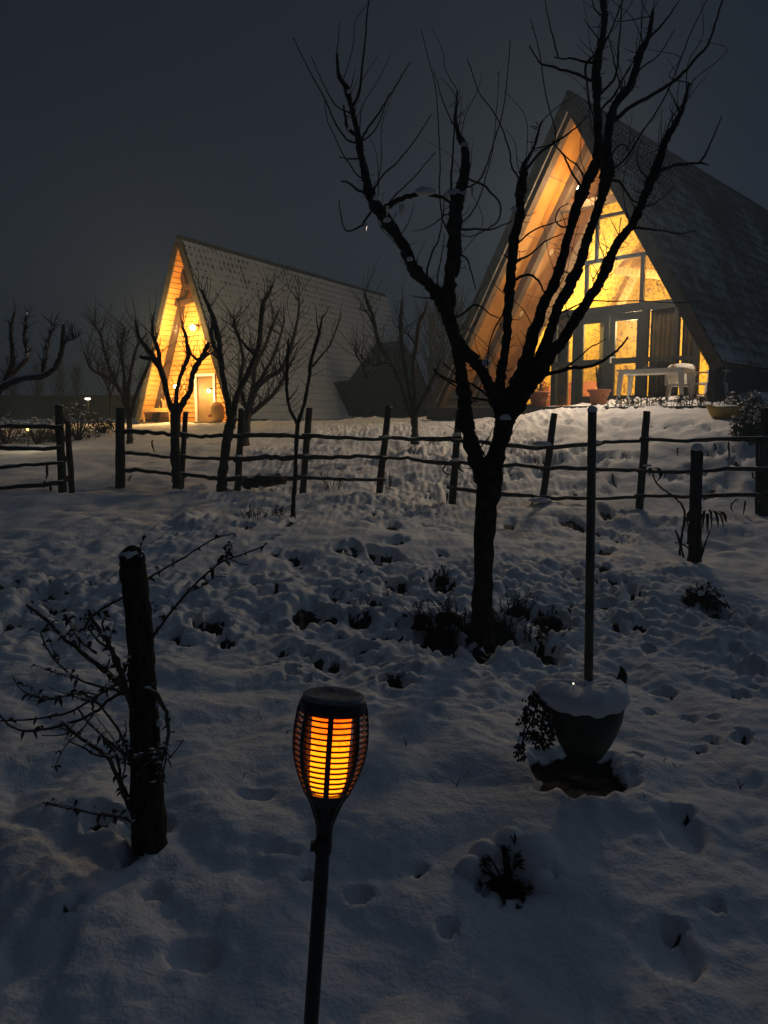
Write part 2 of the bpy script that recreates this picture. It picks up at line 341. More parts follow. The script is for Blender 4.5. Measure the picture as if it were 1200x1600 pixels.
# ---- haze
hz = bpy.data.materials.new('haze_air'); hz.use_nodes = True; t = hz.node_tree; t.nodes.clear()
pv = t.nodes.new('ShaderNodeVolumePrincipled'); pv.inputs['Color'].default_value = (.55, .76, 1, 1); pv.inputs['Density'].default_value = HAZE_DENSITY; pv.inputs['Anisotropy'].default_value = .25
o = t.nodes.new('ShaderNodeOutputMaterial'); t.links.new(pv.outputs[0], o.inputs['Volume'])
hb = MB().box((0, 60, 11), (320, 300, 28)).build('haze', hz); tag(hb, kind='stuff')
def lamp(name, p, W, col, r=.05, parent=None):
    ld = bpy.data.lights.new(name, 'POINT'); ld.energy = W; ld.color = col; ld.shadow_soft_size = r
    lo = bpy.data.objects.new(name, ld); COL.objects.link(lo); lo.location = tuple(p)
    if parent is not None: lo.parent = parent
    return lo
# ================================================================== THE NEAR A-FRAME HOUSE
WALLP = None
def wallpaper():
    m = bpy.data.materials.new('scroll_wallpaper'); m.use_nodes = True; t = m.node_tree; N = t.nodes; K = t.links.new
    b = N['Principled BSDF']; b.inputs['Roughness'].default_value = .8
    tc = N.new('ShaderNodeTexCoord'); nz = N.new('ShaderNodeTexNoise'); nz.inputs['Scale'].default_value = 4.6; nz.inputs['Detail'].default_value = 1.0; nz.inputs['Distortion'].default_value = 1.2
    K(tc.outputs['Object'], nz.inputs['Vector'])
    va = N.new('ShaderNodeVectorMath'); va.operation = 'MULTIPLY_ADD'; va.inputs[1].default_value = (.11, .11, .11); K(nz.outputs['Color'], va.inputs[0]); K(tc.outputs['Object'], va.inputs[2])
    v = N.new('ShaderNodeTexVoronoi'); v.inputs['Scale'].default_value = 9.5; K(va.outputs[0], v.inputs['Vector'])
    s1 = N.new('ShaderNodeMath'); s1.operation = 'SUBTRACT'; s1.inputs[1].default_value = .34; K(v.outputs['Distance'], s1.inputs[0])
    s2 = N.new('ShaderNodeMath'); s2.operation = 'ABSOLUTE'; K(s1.outputs[0], s2.inputs[0])
    r = N.new('ShaderNodeMapRange'); r.inputs[1].default_value = .07; r.inputs[2].default_value = .13; K(s2.outputs[0], r.inputs[0])
    n9 = N.new('ShaderNodeTexNoise'); n9.inputs['Scale'].default_value = 14; K(tc.outputs['Object'], n9.inputs['Vector'])
    r3 = N.new('ShaderNodeMapRange'); r3.inputs[1].default_value = .52; r3.inputs[2].default_value = .58; K(n9.outputs['Fac'], r3.inputs[0])
    mxx = N.new('ShaderNodeMath'); mxx.operation = 'MAXIMUM'; K(r.outputs[0], mxx.inputs[0]); K(r3.outputs[0], mxx.inputs[1])
    mx = N.new('ShaderNodeMix'); mx.data_type = 'RGBA'; mx.inputs[6].default_value = (.17, .08, .006, 1); mx.inputs[7].default_value = (.60, .39, .04, 1)
    K(mxx.outputs[0], mx.inputs[0]); K(mx.outputs[2], b.inputs['Base Color']); return m
WALLP = wallpaper()
def roofmat(name, s0, s1, amt, soft=.18):
    """grey sheet roofing with a broken skin of snow"""
    m = bpy.data.materials.new(name); m.use_nodes = True; t = m.node_tree; N = t.nodes; K = t.links.new
    b = N['Principled BSDF']; b.inputs['Roughness'].default_value = .7
    tc = N.new('ShaderNodeTexCoord'); at = N.new('ShaderNodeAttribute'); at.attribute_name = 'lie'
    n1 = N.new('ShaderNodeTexNoise'); n1.inputs['Scale'].default_value = s0; n1.inputs['Detail'].default_value = 5; K(tc.outputs['Object'], n1.inputs['Vector'])
    n2 = N.new('ShaderNodeTexNoise'); n2.inputs['Scale'].default_value = s1; n2.inputs['Detail'].default_value = 3; K(tc.outputs['Object'], n2.inputs['Vector'])
    a = N.new('ShaderNodeMath'); a.operation = 'MULTIPLY_ADD'; a.inputs[1].default_value = 1.7; K(n1.outputs['Fac'], a.inputs[0]); K(at.outputs['Fac'], a.inputs[2])
    c = N.new('ShaderNodeMath'); c.operation = 'MULTIPLY_ADD'; c.inputs[1].default_value = 1.3; K(n2.outputs['Fac'], c.inputs[0]); K(a.outputs[0], c.inputs[2])
    r = N.new('ShaderNodeMapRange'); r.inputs[1].default_value = amt; r.inputs[2].default_value = amt + soft; K(c.outputs[0], r.inputs[0])
    mx = N.new('ShaderNodeMix'); mx.data_type = 'RGBA'; mx.inputs[6].default_value = (.05, .048, .046, 1); mx.inputs[7].default_value = (.62, .64, .68, 1)
    K(r.outputs[0], mx.inputs[0]); K(mx.outputs[2], b.inputs['Base Color']); return m
ROOFN = roofmat('near_roof_sheet', .5, 3, 1.40, .7); ROOFF = roofmat('far_roof_sheet', .45, 2.2, .98, .35)
class AFrame:
    def __init__(s, apx, D, yaw, w, zb, Ln):
        A = U(*apx, D); th = rad(yaw); s.yaw = -th
        s.u = np.array([math.cos(th), -math.sin(th), 0]); s.v = np.array([math.sin(th), math.cos(th), 0])
        s.B = np.array([A[0], A[1], zb]); s.H = A[2] - zb; s.w = w; s.L = Ln
        k = math.hypot(s.H, w); s.n = (s.H/k, w/k); s.slope = k
    def pt(s, side, t, y, off=0):          # t: 0 ridge .. 1 foot; off: along the outward normal
        return np.array([side*(s.w*t + s.n[0]*off), y, s.H*(1 - t) + s.n[1]*off])
    def slab(s, mb, side, t0, t1, y0, y1, o0, o1):
        mb.hexa([s.pt(side, t_, y_, o_) for t_ in (t0, t1) for y_ in (y0, y1) for o_ in (o0, o1)])
    def world(s, q): return s.B + s.u*q[0] + s.v*q[1] + np.array([0, 0, q[2]])
    def local(s, p):
        d = np.array(p) - s.B; return np.array([np.dot(d, s.u), np.dot(d, s.v), d[2]])
    def hit_y(s, px, py, y):               # ray through the picture point meets the plane local y
        r = RAY(px, py); o = np.array([0, 0, EYE]) - s.B
        t = (y - np.dot(o, s.v))/np.dot(r, s.v); return s.local(np.array([0, 0, EYE]) + t*r)
    def hit_roof(s, px, py, side, off=0):
        n = np.array([side*s.n[0], 0, s.n[1]]); p0 = s.pt(side, 0, 0, off)
        r = RAY(px, py); o = s.local(np.array([0, 0, EYE])); rl = np.array([np.dot(r, s.u), np.dot(r, s.v), r[2]])
        t = np.dot(p0 - o, n)/np.dot(rl, n); return o + t*rl
    def sheet(s, name, side, t0, t1, y0, y1, pitch, rows, amp, m, parent, per=8, off=.16, step=.035, ribs=.34):
        ny = int((y1 - y0)/pitch*per) + 1; ys = np.linspace(y0, y1, ny); ts = []
        for r in range(rows):
            a = t0 + (t1 - t0)*r/rows; b = t0 + (t1 - t0)*(r + 1)/rows
            ts += [(a, 0, 0), (a + (b-a)*.66, .66, .3), (b - (b-a)*.22, .8, .9), (b - (b-a)*.03, 1, .9)]
        ts.append((t1, 1, .9)); V = []; lie = []
        rs = np.random.RandomState(5)
        for (t_, k, q) in ts:
            wv = np.cos((ys - y0)/pitch*2*math.pi)
            oo = off + amp*wv + step*k
            for yy, ooo, w_ in zip(ys, oo, wv):
                V.append(s.pt(side, t_, yy, ooo)); lie.append(-(ribs*w_*max(.25, 1 - 2.2*t_)) - ((.1 + .75*rs.random()**2) if (q > .8 and w_ > 0) else 0) + .08*k + .34*t_)
        n = ny; Fc = [[i*n + j, i*n + j + 1, (i+1)*n + j + 1, (i+1)*n + j] for i in range(len(ts)-1) for j in range(n-1)]
        o = mesh_obj(name, V, Fc, m, parent, False)
        a = o.data.attributes.new('lie', 'FLOAT', 'POINT'); a.data.foreach_set('value', np.array(lie, np.float32))
        return o
NH = AFrame((889, 154), 16, 43.5, 3.72, 1.95, 12.5)
nh = thing('a_frame_house', 'large A-frame house with glowing yellow glass gable behind the big bare tree', 'house', NH.B, NH.yaw)
YG = 3.0                                   # the glass wall stands this far inside
tR = .885
NH.sheet('roof_sheet', 1, .0, tR, 0, NH.L, .19, 20, .02, ROOFN, nh, off=.085, ribs=.5)
NH.sheet('roof_sheet', -1, .0, .99, 0, NH.L, .19, 20, .02, ROOFN, nh, off=.085, ribs=.5)
for side, te in ((1, tR), (-1, 1.0)):
    m_ = MB(); NH.slab(m_, side, 0.012, te, .02, NH.L, .028, .06); m_.build('roof_deck', DARKW, nh)
    m_ = MB(); NH.slab(m_, side, 0.0, te + .01, -.05, .0, -.13, .10); m_.build('bargeboard', FASCIA, nh)
    # plywood lining, sheet by sheet
    yb = [0.06, 1.0, 2.0, YG + .1]
    ts = [.02, .2, .38, .56, .74, min(te, .92)] if side < 0 else [.02, .25, .5, .75, te]
    for i in range(3):
        for j in range(len(ts)-1):
            m_ = MB(); NH.slab(m_, side, ts[j] + .001, ts[j+1] - .001, yb[i] + .004, yb[i+1] - .004, .0, .025 - .003*((i+j) % 2)); m_.build('ceiling_panel', PLY, nh)
    for yy in (.10, 1.22):
        m_ = MB(); NH.slab(m_, side, .03, te - .01, yy, yy + .2, -.17, -.003); m_.build('rafter', BEAM, nh)
    m_ = MB(); NH.slab(m_, side, .03, te - .01, YG - .22, YG - .08, -.16, -.003); m_.build('rafter', TAN, nh)
    # wallpapered lining of the room
    m_ = MB(); NH.slab(m_, side, .02, .97, YG + .14, YG + 5.0, -.03, .022); m_.build('papered_slope', WALLP, nh)
m_ = MB(); m_.tube([(0, -.04, NH.H + .09), (0, NH.L, NH.H + .09)], .07, n=8, sub=1); m_.build('ridge_cap', DARKW, nh)
# downlights in the ceiling
for (px, py) in ((861, 394), (814, 491)):
    q = NH.hit_roof(px, py, -1, -.004); nrm = np.array([-NH.n[0], 0, NH.n[1]])
    m_ = MB(); a1 = np.array([0, 1, 0]); a2 = np.cross(nrm, a1)
    ring = [q + .09*(math.cos(k*.4488)*a1 + math.sin(k*.4488)*a2) for k in range(14)] + [q - nrm*.02 + .07*(math.cos(k*.4488)*a1 + math.sin(k*.4488)*a2) for k in range(14)]
    m_.add(ring, [[k, (k+1) % 14, 14 + (k+1) % 14, 14 + k] for k in range(14)] + [list(range(14, 28))]); m_.build('downlight', TAN, nh)
# collar beam in the porch with the lit bulb hung under it
cb = NH.hit_roof(850, 322, -1); zc = cb[2]
m_ = MB(); m_.box((0, 1.32, zc), (2*NH.w*(1 - zc/NH.H) - .1, .16, .16)); m_.build('collar_beam', BEAM, nh)
bq = NH.hit_y(905, 297, 1.15)
BULB = emit('lit_bulb', (1, .86, .45), 40)
m_ = MB(); m_.lathe([(.001, -.075), (.045, -.055), (.062, -.01), (.05, .035), (.022, .065), (.02, .09)], 14, bq); lb = m_.build('lamp_bulb', BULB, nh, True)
m_ = MB(); m_.lathe([(.028, .09), (.028, .15), (.012, .17)], 10, bq); m_.tube([bq + [0, 0, .16], (bq[0], 1.3, zc)], .008, n=5, sub=1); m_.build('lamp_holder', BLACKP, nh)
lamp('bulb_light', bq + np.array([.1, -.25, -.2]), 80, (1, .72, .42), .08, nh)
lamp('detached_porch_light', (.8, .35, 3.0), 370, (1, .82, .62), .25, nh)  # added light with no fixture, brightens the porch and the snow outside
# ---- glass gable
def gz(x): return NH.H*(1 - abs(x)/NH.w)           # lining height at x
ZH = NH.hit_y(960, 484, YG)[2]                    # door-head beam
Z2 = NH.hit_y(960, 404, YG)[2]; Z3 = NH.hit_y(955, 336, YG)[2]
def bar(name, x0, z0, x1, z1, wd, dp=.1, m=FRAME, y=YG, par=nh):
    d = np.array([x1-x0, z1-z0]); l = np.hypot(*d); d /= l; nn = np.array([-d[1], d[0]])*wd/2
    V = [[*(np.array([x, 0, z]) + np.array([nn[0], 0, nn[1]])*s_ + np.array([0, y + e_, 0]))] for (x, z) in ((x0, z0), (x1, z1)) for s_ in (-1, 1) for e_ in (-dp/2, dp/2)]
    return MB().hexa(V).build(name, m, par)
ZT = Z3 + .75
xe = lambda z: NH.w*(1 - z/NH.H) - .05
bar('transom', -xe(ZH), ZH, xe(ZH), ZH, .20, .14); bar('transom', -xe(Z2), Z2, xe(Z2), Z2, .085); bar('transom', -xe(Z3), Z3, xe(Z3), Z3, .07)
x1 = NH.hit_y(917, 440, YG)[0]; x2 = NH.hit_y(1004, 440, YG)[0]; xm = NH.hit_y(1057, 520, YG)[0]
bar('mullion', x1, ZH + .101, x1, Z2 - .045, .075); bar('mullion', x2, ZH + .101, x2, Z2 - .045, .085)
bar('mullion', x1 + .25, Z2 + .045, x1 + .25, gz(x1 + .25) - .1, .06)
# lower storey: posts and doors
xs = [NH.hit_y(px, 560, YG)[0] for px in (842, 873, 910, 936, 990)]
xd0, xd1 = NH.hit_y(903, 560, YG)[0], NH.hit_y(1004, 560, YG)[0]
xr = NH.hit_y(1088, 560, YG)[0]
bar('door_post', xd0 - .07, .08, xd0 - .07, ZH - .101, .14); bar('door_post', xd1 + .06, .08, xd1 + .06, ZH - .101, .12)
bar('mullion', xm, .08, xm, ZH - .101, .10); bar('mullion', xr, .08, xr, min(ZH - .101, gz(xr) - .1), .12)
xl = NH.hit_y(866, 560, YG)[0]; bar('mullion', xl, .08, xl, min(ZH - .101, gz(xl) - .1), .12)
zmid = NH.hit_y(970, 564, YG)[2]
bar('transom', xd1 + .121, zmid, xr - .061, zmid - .02, .10); bar('transom', xl + .061, zmid, xd0 - .141, zmid, .09)
bar('sill', -NH.w*.93, .04, NH.w*.93, .04, .08, .16)
xmid = (xd0 + xd1)/2
for k, (a, b_) in enumerate(((xd0 + .005, xmid - .004), (xmid + .004, xd1 - .005))):
    m_ = MB(); st = .15; zt = ZH - .105
    m_.box(((a + st/2), YG, (zt + .09)/2), (st, .07, zt - .09)); m_.box((b_ - st/2, YG, (zt + .09)/2), (st, .07, zt - .09))
    for zc_, hh in ((zt - .09, .18), (zmid, .14), (.20, .22)): m_.box(((a + b_)/2, YG, zc_), (b_ - a - 2*st, .066, hh))
    dr = m_.build('door', FRAME, nh)
    for (z0, z1) in ((.31, zmid - .07), (zmid + .07, zt - .18)):
        MB().box(((a + b_)/2, YG, (z0 + z1)/2), (b_ - a - 2*st, .012, z1 - z0)).build('pane', GLASS, dr)
    if k: MB().box((a + .07, YG - .06, zmid + .04), (.025, .05, .16)).box((a + .12, YG - .08, zmid + .09), (.12, .02, .022)).build('handle', WHITEF, dr)
def quadpane(x0, z0, x1, z1, x2_, z2, x3, z3):
    V = [[x, YG + e_, z] for (x, z) in ((x0, z0), (x1, z1), (x2_, z2), (x3, z3)) for e_ in (-.006, .006)]
    MB().add(V, [[0, 2, 4, 6], [7, 5, 3, 1], [0, 1, 3, 2], [2, 3, 5, 4], [4, 5, 7, 6], [6, 7, 1, 0]]).build('pane', GLASS, nh)
def trip(xa, xb, za, zb_):
    quadpane(xa, za, xb, za, xb if abs(xb) < xe(zb_) else math.copysign(xe(zb_), xb), zb_, xa if abs(xa) < xe(zb_) else math.copysign(xe(zb_), xa), zb_)
for (xa, xb) in ((-xe(ZH), x1 - .04), (x1 + .04, x2 - .045), (x2 + .045, xe(ZH))): trip(xa, xb, ZH + .1, Z2 - .043)
for (xa, xb) in ((-xe(Z2), x1 + .22), (x1 + .28, xe(Z2))): trip(xa, xb, Z2 + .043, Z3 - .036)
quadpane(-xe(Z3), Z3 + .036, xe(Z3), Z3 + .036, .03, gz(.03) - .12, -.03, gz(.03) - .12)
for (xa, xb) in ((xd1 + .12, xm - .05), (xm + .05, xr - .06)):
    for (z0, z1) in ((.09, zmid - .06), (zmid + .04, ZH - .1)): trip(xa, xb, z0, z1)
for (xa, xb) in ((xl + .06, xd0 - .14),):
    for (z0, z1) in ((.09, zmid - .05), (zmid + .05, ZH - .1)): trip(xa, xb, z0, z1)
quadpane(xr + .06, .09, NH.w*.95, .09, xr + .07, gz(xr + .06) - .1, xr + .06, gz(xr + .06) - .1)
quadpane(-NH.w*.95, .09, xl - .06, .09, xl - .06, gz(xl - .06) - .1, xl - .07, gz(xl - .06) - .1)
# ---- the room behind the glass
YB = YG + 4.4
MB().hexa([[sx*(NH.w*(1 - z/NH.H) if z else NH.w), YB + e_, z] for z in (0, NH.H - .1) for sx in (-1, 1) for e_ in (0, .06)]).build('papered_wall', WALLP, nh)
MB().box((0, YG + 2.5, -.03), (2*NH.w - .1, 5, .06)).build('room_floor', DECK, nh)
def strip(p0, p1, wd, y, name='trim_beam'):
    """flat timber with carved bands along both edges"""
    o = bar(name, p0[0], p0[1], p1[0], p1[1], wd, .1, TAN, y)
    p0 = np.array(p0); p1 = np.array(p1); d = p1 - p0; l = np.hypot(*d); d /= l; nn = np.array([-d[1], d[0]])
    m_ = MB(); k = int(l/.12)
    for i in range(k):
        c = p0 + d*(i + .5)*l/k
        a_, b_ = c - d*.035 - nn*wd*.4, c + d*.035 + nn*wd*.4
        M = np.array([[d[0], 0, nn[0]], [0, 1, 0], [d[1], 0, nn[1]]])
        m_.box((c[0], y - .055, c[1]), (.06, .03, wd*.8), M)
    m_.build('carved_band', PINE, o); return o
a_ = NH.hit_y(940, 456, YG + 2.2); b_ = NH.hit_y(990, 470, YG + 2.2)
strip((-xe(a_[2]) + .15, a_[2] + .55), (xe(a_[2]) - .15, a_[2] - .15), .22, YG + 2.2)
a_ = NH.hit_y(1000, 420, YG + 2.6); b_ = NH.hit_y(965, 480, YG + 2.6)
strip((b_[0] - .25, b_[2] - .6), (a_[0] + .1, a_[2] + .3), .2, YG + 2.6)
a_ = NH.hit_y(905, 505, YG + 2.4); b_ = NH.hit_y(880, 570, YG + 2.4)
strip((b_[0] - .1, b_[2] - .5), (a_[0] + .1, a_[2] + .3), .2, YG + 2.4)
a_ = NH.hit_y(979, 590, YG + 3.4); b_ = NH.hit_y(962, 630, YG + 3.4)
def curtain(x0, x1, z0, z1, y, m, folds, name='curtain', amp=.05):
    n = folds*8 + 1; xs_ = np.linspace(x0, x1, n); V = []
    for z in (z0, (z0+z1)/2, z1):
        k = 1.0 if z < z1 else .7
        for i, x in enumerate(xs_): V.append([x, y + amp*k*math.sin(i/8*2*math.pi + .4*math.sin(i*.3)), z])
    Fc = [[r_*n + i, r_*n + i + 1, (r_+1)*n + i + 1, (r_+1)*n + i] for r_ in range(2) for i in range(n-1)]
    o = mesh_obj(name, V, Fc, m, nh, True); md = o.modifiers.new('thick', 'SOLIDIFY'); md.thickness = .006; return o
xc0, xc1 = NH.hit_y(1016, 540, YG + .25)[0], NH.hit_y(1062, 540, YG + .25)[0]
curtain(xc0, xc1, .1, ZH - .06, YG + .25, CURT, 6)
curtain(xm + .02, xr - .03, .1, ZH - .06, YG + .3, CURT, 4)
xa_, xb_ = NH.hit_y(1003, 540, YG + .3)[0], NH.hit_y(1014, 540, YG + .3)[0]
curtain(xa_, xb_, .1, ZH - .06, YG + .32, SHEER, 2)
xa_, xb_ = NH.hit_y(868, 540, YG + .25)[0], NH.hit_y(890, 540, YG + .25)[0]
curtain(xa_, xb_, .1, ZH - .06, YG + .25, CURT, 4)
xa_, xb_ = NH.hit_y(938, 540, YG + .25)[0], NH.hit_y(951, 540, YG + .25)[0]
curtain(xa_, xb_, .1, ZH - .06, YG + .22, SHEER, 3)
# ceiling lamp of the room
cq = NH.hit_y(961, 328, YG + 1.6)
m_ = MB(); m_.lathe([(.001, -.06), (.05, -.045), (.07, 0), (.05, .05), (.02, .08)], 12, cq); m_.build('lamp_bulb', emit('room_bulb', (1, .84, .40), 25), nh, True)
lamp('room_light', cq + np.array([0, 0, -.25]), 680, (1, .70, .33), .25, nh)
lamp('room_light', (-.2, YG + 1.0, 2.1), 900, (1, .72, .36), .3, nh)  # added low light without a fixture, shines through the doors onto the snow
# sofa with a striped throw at the back of the room
q = NH.hit_y(900, 625, YG + 1.8)
m_ = MB(); m_.box((q[0], YG + 1.9, .22), (1.5, .8, .42)); m_.box((q[0], YG + 2.25, .55), (1.5, .2, .5)); m_.box((q[0] - .8, YG + 1.9, .35), (.18, .8, .6)); m_.box((q[0] + .8, YG + 1.9, .35), (.18, .8, .6))
sofa = m_.build('sofa', mat('sofa_cloth', (.28, .07, .035), .9, (.5, .22, .1), 6, stretch=(1, 1, 9)), None); sofa.location = nh.location; sofa.rotation_euler = nh.rotation_euler
tag(sofa, 'reddish sofa inside the large house low behind the glass doors', 'sofa')
# ---- porch floor, plinth, end walls
for k in range(15):
    MB().box((0, -.05 + .21*k + .1, -.03), (2*NH.w*.99, .205, .05)).build('floor_board', DECK, nh)
MB().box((0, -.10, -.14), (2*NH.w, .06, .27)).build('plinth_board', DARKW, nh)
MB().box((0, 1.5, -.26), (2*NH.w - .2, 3.1, .4)).build('plinth', STONE, nh)
MB().box((NH.w*tR*.945, NH.L/2 + .1, .34), (.12, NH.L - .3, 1.36)).build('knee_wall', DARKW, nh)
MB().box((-NH.w*.96, NH.L/2 + .1, -.2), (.12, NH.L - .3, .6)).build('knee_wall', DARKW, nh)
MB().hexa([[sx*(NH.w*(1 - z/NH.H)*.96 + .02), NH.L - .1 + e_, z] for z in (-.3, NH.H - .1) for sx in (-1, 1) for e_ in (0, .08)]).build('rear_gable', DARKW, nh)
# low dry-stone kerb under the left foot of the roof
# ---- things on the porch
def at_porch(px, py, y): return NH.hit_y(px, py, y)
def porch_thing(name, label, cat, px, y, group=None, dz=0, rz=0.0, py=620):
    q = NH.hit_y(px, py, y); p = NH.world((q[0], y, 0)); p[2] = NH.B[2] - .003 + dz
    return thing(name, label, cat, p, NH.yaw + rz, group)
def planter(px, y, label, r=.23, h=.36):
    t_ = porch_thing('flower_pot', label, 'flower pot', px, y, 'terracotta pots on the porch')
    MB().lathe([(r*.68, 0), (r*.8, h*.4), (r*.95, h*.86), (r*1.08, h*.86), (r*1.1, h), (r*.95, h), (r*.9, h*.9)], 24).build('pot', TERRA, t_, True)
    MB().lathe([(r*.9, h*.9), (.01, h*.92)], 16).build('soil', SOIL, t_)
    return t_, h
pt_, h = planter(936, .5, 'terracotta flower pot with a dark stubby plant before the glass doors')
m_ = MB()
for k in range(9):
    a = k*.7; m_.tube([(0, 0, h*.85), (.05*math.cos(a), .05*math.sin(a), h + .25), (.1*math.cos(a), .1*math.sin(a), h + .35 + .3*R.random())], [.03, .025, .008], n=5, sub=2, rough=.15, seed=k)
m_.build('plant', LEAF, pt_)
pt_, h = planter(842, .5, 'terracotta flower pot with red flowers nearest the left roof foot')
m_ = MB(); fl = MB()
for k in range(22):
    a = R.uniform(0, 6.28); rr = R.uniform(.05, .22); z = h + R.uniform(.05, .25)
    m_.tube([(0, 0, h*.85), (rr*.6*math.cos(a), rr*.6*math.sin(a), z - .03), (rr*math.cos(a), rr*math.sin(a), z)], .006, n=4, sub=2)
    fl.add(*lathe([(.001, -.02), (.03, 0), (.001, .02)], 6, (rr*math.cos(a), rr*math.sin(a), z)))
m_.build('plant', LEAF, pt_); fl.build('flowers', mat('red_petals', (.35, .03, .03), .7), pt_)
# white plastic table
tb = porch_thing('table', 'white plastic garden table on the porch of the large house', 'table', 1022, .55, rz=rad(8))
MB().box((0, 0, .71), (1.35, .78, .04)).box((0, 0, .67), (1.27, .70, .05)).build('tabletop', WHITEF, tb)
for sx in (-1, 1):
    for sy in (-1, 1):
        m_ = MB(); c0 = np.array([sx*.60, sy*.32, .655]); c1 = np.array([sx*.645, sy*.35, 0])
        m_.hexa([c + np.array([dx, dy, 0]) for c, k in ((c0, .05), (c1, .03)) for dx in (-k, k) for dy in (-k*.8, k*.8)]); m_.build('leg', WHITEF, tb)
ash = porch_thing('bowl', 'small dark bowl standing on the white table', 'bowl', 1014, .6, dz=.735)
MB().lathe([(.06, 0), (.11, .02), (.13, .06), (.12, .065), (.09, .03), (.01, .03)], 16).build('bowl_body', BLACKP, ash, True)
m_ = MB()
for k in range(7): m_.tube([(.05*math.cos(k), .05*math.sin(k), .03), (.09*math.cos(k), .09*math.sin(k), .10)], .012, n=5, sub=1)
m_.build('contents', BLACKP, ash)
def chair(px, y, rz, label):
    t_ = porch_thing('plastic_chair', label, 'chair', px, y, 'white plastic armchairs on the porch', rz=rz)
    MB().box((0, 0, .42), (.48, .46, .035)).build('seat', WHITEF, t_)
    n = 13; V = []
    for z, wd in ((.44, .23), (.62, .26), (.80, .27), (.90, .22)):
        for i in range(n):
            a = -1 + 2*i/(n-1); V.append([a*wd, .23 + .10*(z - .44) - .10*a*a, z - (.05*a*a if z > .85 else 0)])
    Fc = [[r_*n + i, r_*n + i + 1, (r_+1)*n + i + 1, (r_+1)*n + i] for r_ in range(3) for i in range(n-1)]
    o = mesh_obj('backrest', V, Fc, WHITEF, t_, True); md = o.modifiers.new('t', 'SOLIDIFY'); md.thickness = .02
    for sx in (-1, 1):
        for sy in (-1, 1):
            m_ = MB(); c0 = np.array([sx*.21, sy*.19, .405]); c1 = np.array([sx*.26, sy*.25, 0])
            m_.hexa([c + np.array([dx, dy, 0]) for c, k in ((c0, .035), (c1, .025)) for dx in (-k, k) for dy in (-k, k)]); m_.build('leg', WHITEF, t_)
        m_ = MB(); m_.box((sx*.27, 0, .655), (.06, .48, .03)); m_.box((sx*.27, -.20, .53), (.05, .05, .22)); m_.build('armrest', WHITEF, t_)
    return t_
chair(1062, 1.15, rad(20), 'white plastic armchair with curved back directly behind the white table')
chair(1108, .75, rad(-35), 'white plastic armchair at the right end of the white table')
# low trough of withered flowers along the porch edge
tr = porch_thing('flower_trough', 'long low trough of withered flowers along the porch edge below the table', 'planter', 1040, -.33, dz=-.28)
MB().box((0, 0, .12), (2.5, .24, .24)).build('trough', DARKW, tr)
m_ = MB()
for k in range(120):
    x = R.uniform(-1.2, 1.2); y = R.uniform(-.1, .1); hh = R.uniform(.06, .26)
    m_.tube([(x, y, .2), (x + R.uniform(-.05, .05), y + R.uniform(-.05, .05), .24 + hh*.6), (x + R.uniform(-.09, .09), y + R.uniform(-.09, .05), .24 + hh)], [.006, .005, .012], n=4, sub=2, rough=.3, seed=k)
    p = np.array([x, y, .24 + hh*R.random()]); d = np.array([R.uniform(-1, 1), R.uniform(-1, 1), R.uniform(-.3, .8)])*.06; s_ = np.cross(d, [0, 0, 1])*.4
    m_.add([p, p + d*.5 + s_, p + d, p + d*.5 - s_], [[0, 1, 2, 3]])
pl = m_.build('withered_flowers', TWIG, tr); pl['kind'] = 'stuff'
# ochre bowl planter with snow
p = G(1134, 652, 8)
yb_ = thing('bowl_planter', 'ochre boat-shaped planter full of snow beside the porch', 'planter', p + np.array([0, 0, -.03]), rad(-25))
pr = [(.10, 0), (.17, .06), (.22, .16), (.24, .20), (.215, .20), (.19, .15)]
v, f = lathe(pr, 24); v[:, 0] *= 1.45; v[:, 2] += .06*(np.abs(v[:, 0])/.35)**2*(v[:, 2] > .1); mesh_obj('bowl', v, f, YELP, yb_, True)
v, f = lathe([(.20, .15), (.19, .205), (.12, .235), (.01, .245)], 20, jit=.04); v[:, 0] *= 1.4; mesh_obj('snow', v, f, SNOW, yb_, True)
# ================================================================== THE FAR A-FRAME HOUSE
FH = AFrame((279, 378), 27, 30, 2.3, 1.62, 14.5)
fh = thing('a_frame_house', 'distant A-frame house with orange lit porch and long snowy roof', 'house', FH.B, FH.yaw)
FH.sheet('roof_sheet', 1, 0, .995, 0, FH.L, .24, 24, .02, ROOFF, fh, per=5, step=.05)
FH.sheet('roof_sheet', -1, 0, .995, 0, FH.L, .24, 24, .02, ROOFF, fh, per=5, step=.05)
YF = .8
for side in (1, -1):
    m_ = MB(); FH.slab(m_, side, .012, 1, .02, FH.L, .03, .13); m_.build('roof_deck', DARKW, fh)
    m_ = MB(); FH.slab(m_, side, 0, 1.0, -.05, 0, -.06, .15); m_.build('bargeboard', FASCIA, fh)
    nb = 34
    for j in range(nb):
        m_ = MB(); FH.slab(m_, side, .01 + .98*j/nb, .01 + .98*(j + .88)/nb, .005, YF + .05, .0, .022 - .004*(j % 3)/2); m_.build('ceiling_board', PINE, fh)
m_ = MB(); m_.tube([(0, -.04, FH.H + .17), (0, FH.L, FH.H + .17)], .08, n=8, sub=1); m_.build('ridge_cap', DARKW, fh)
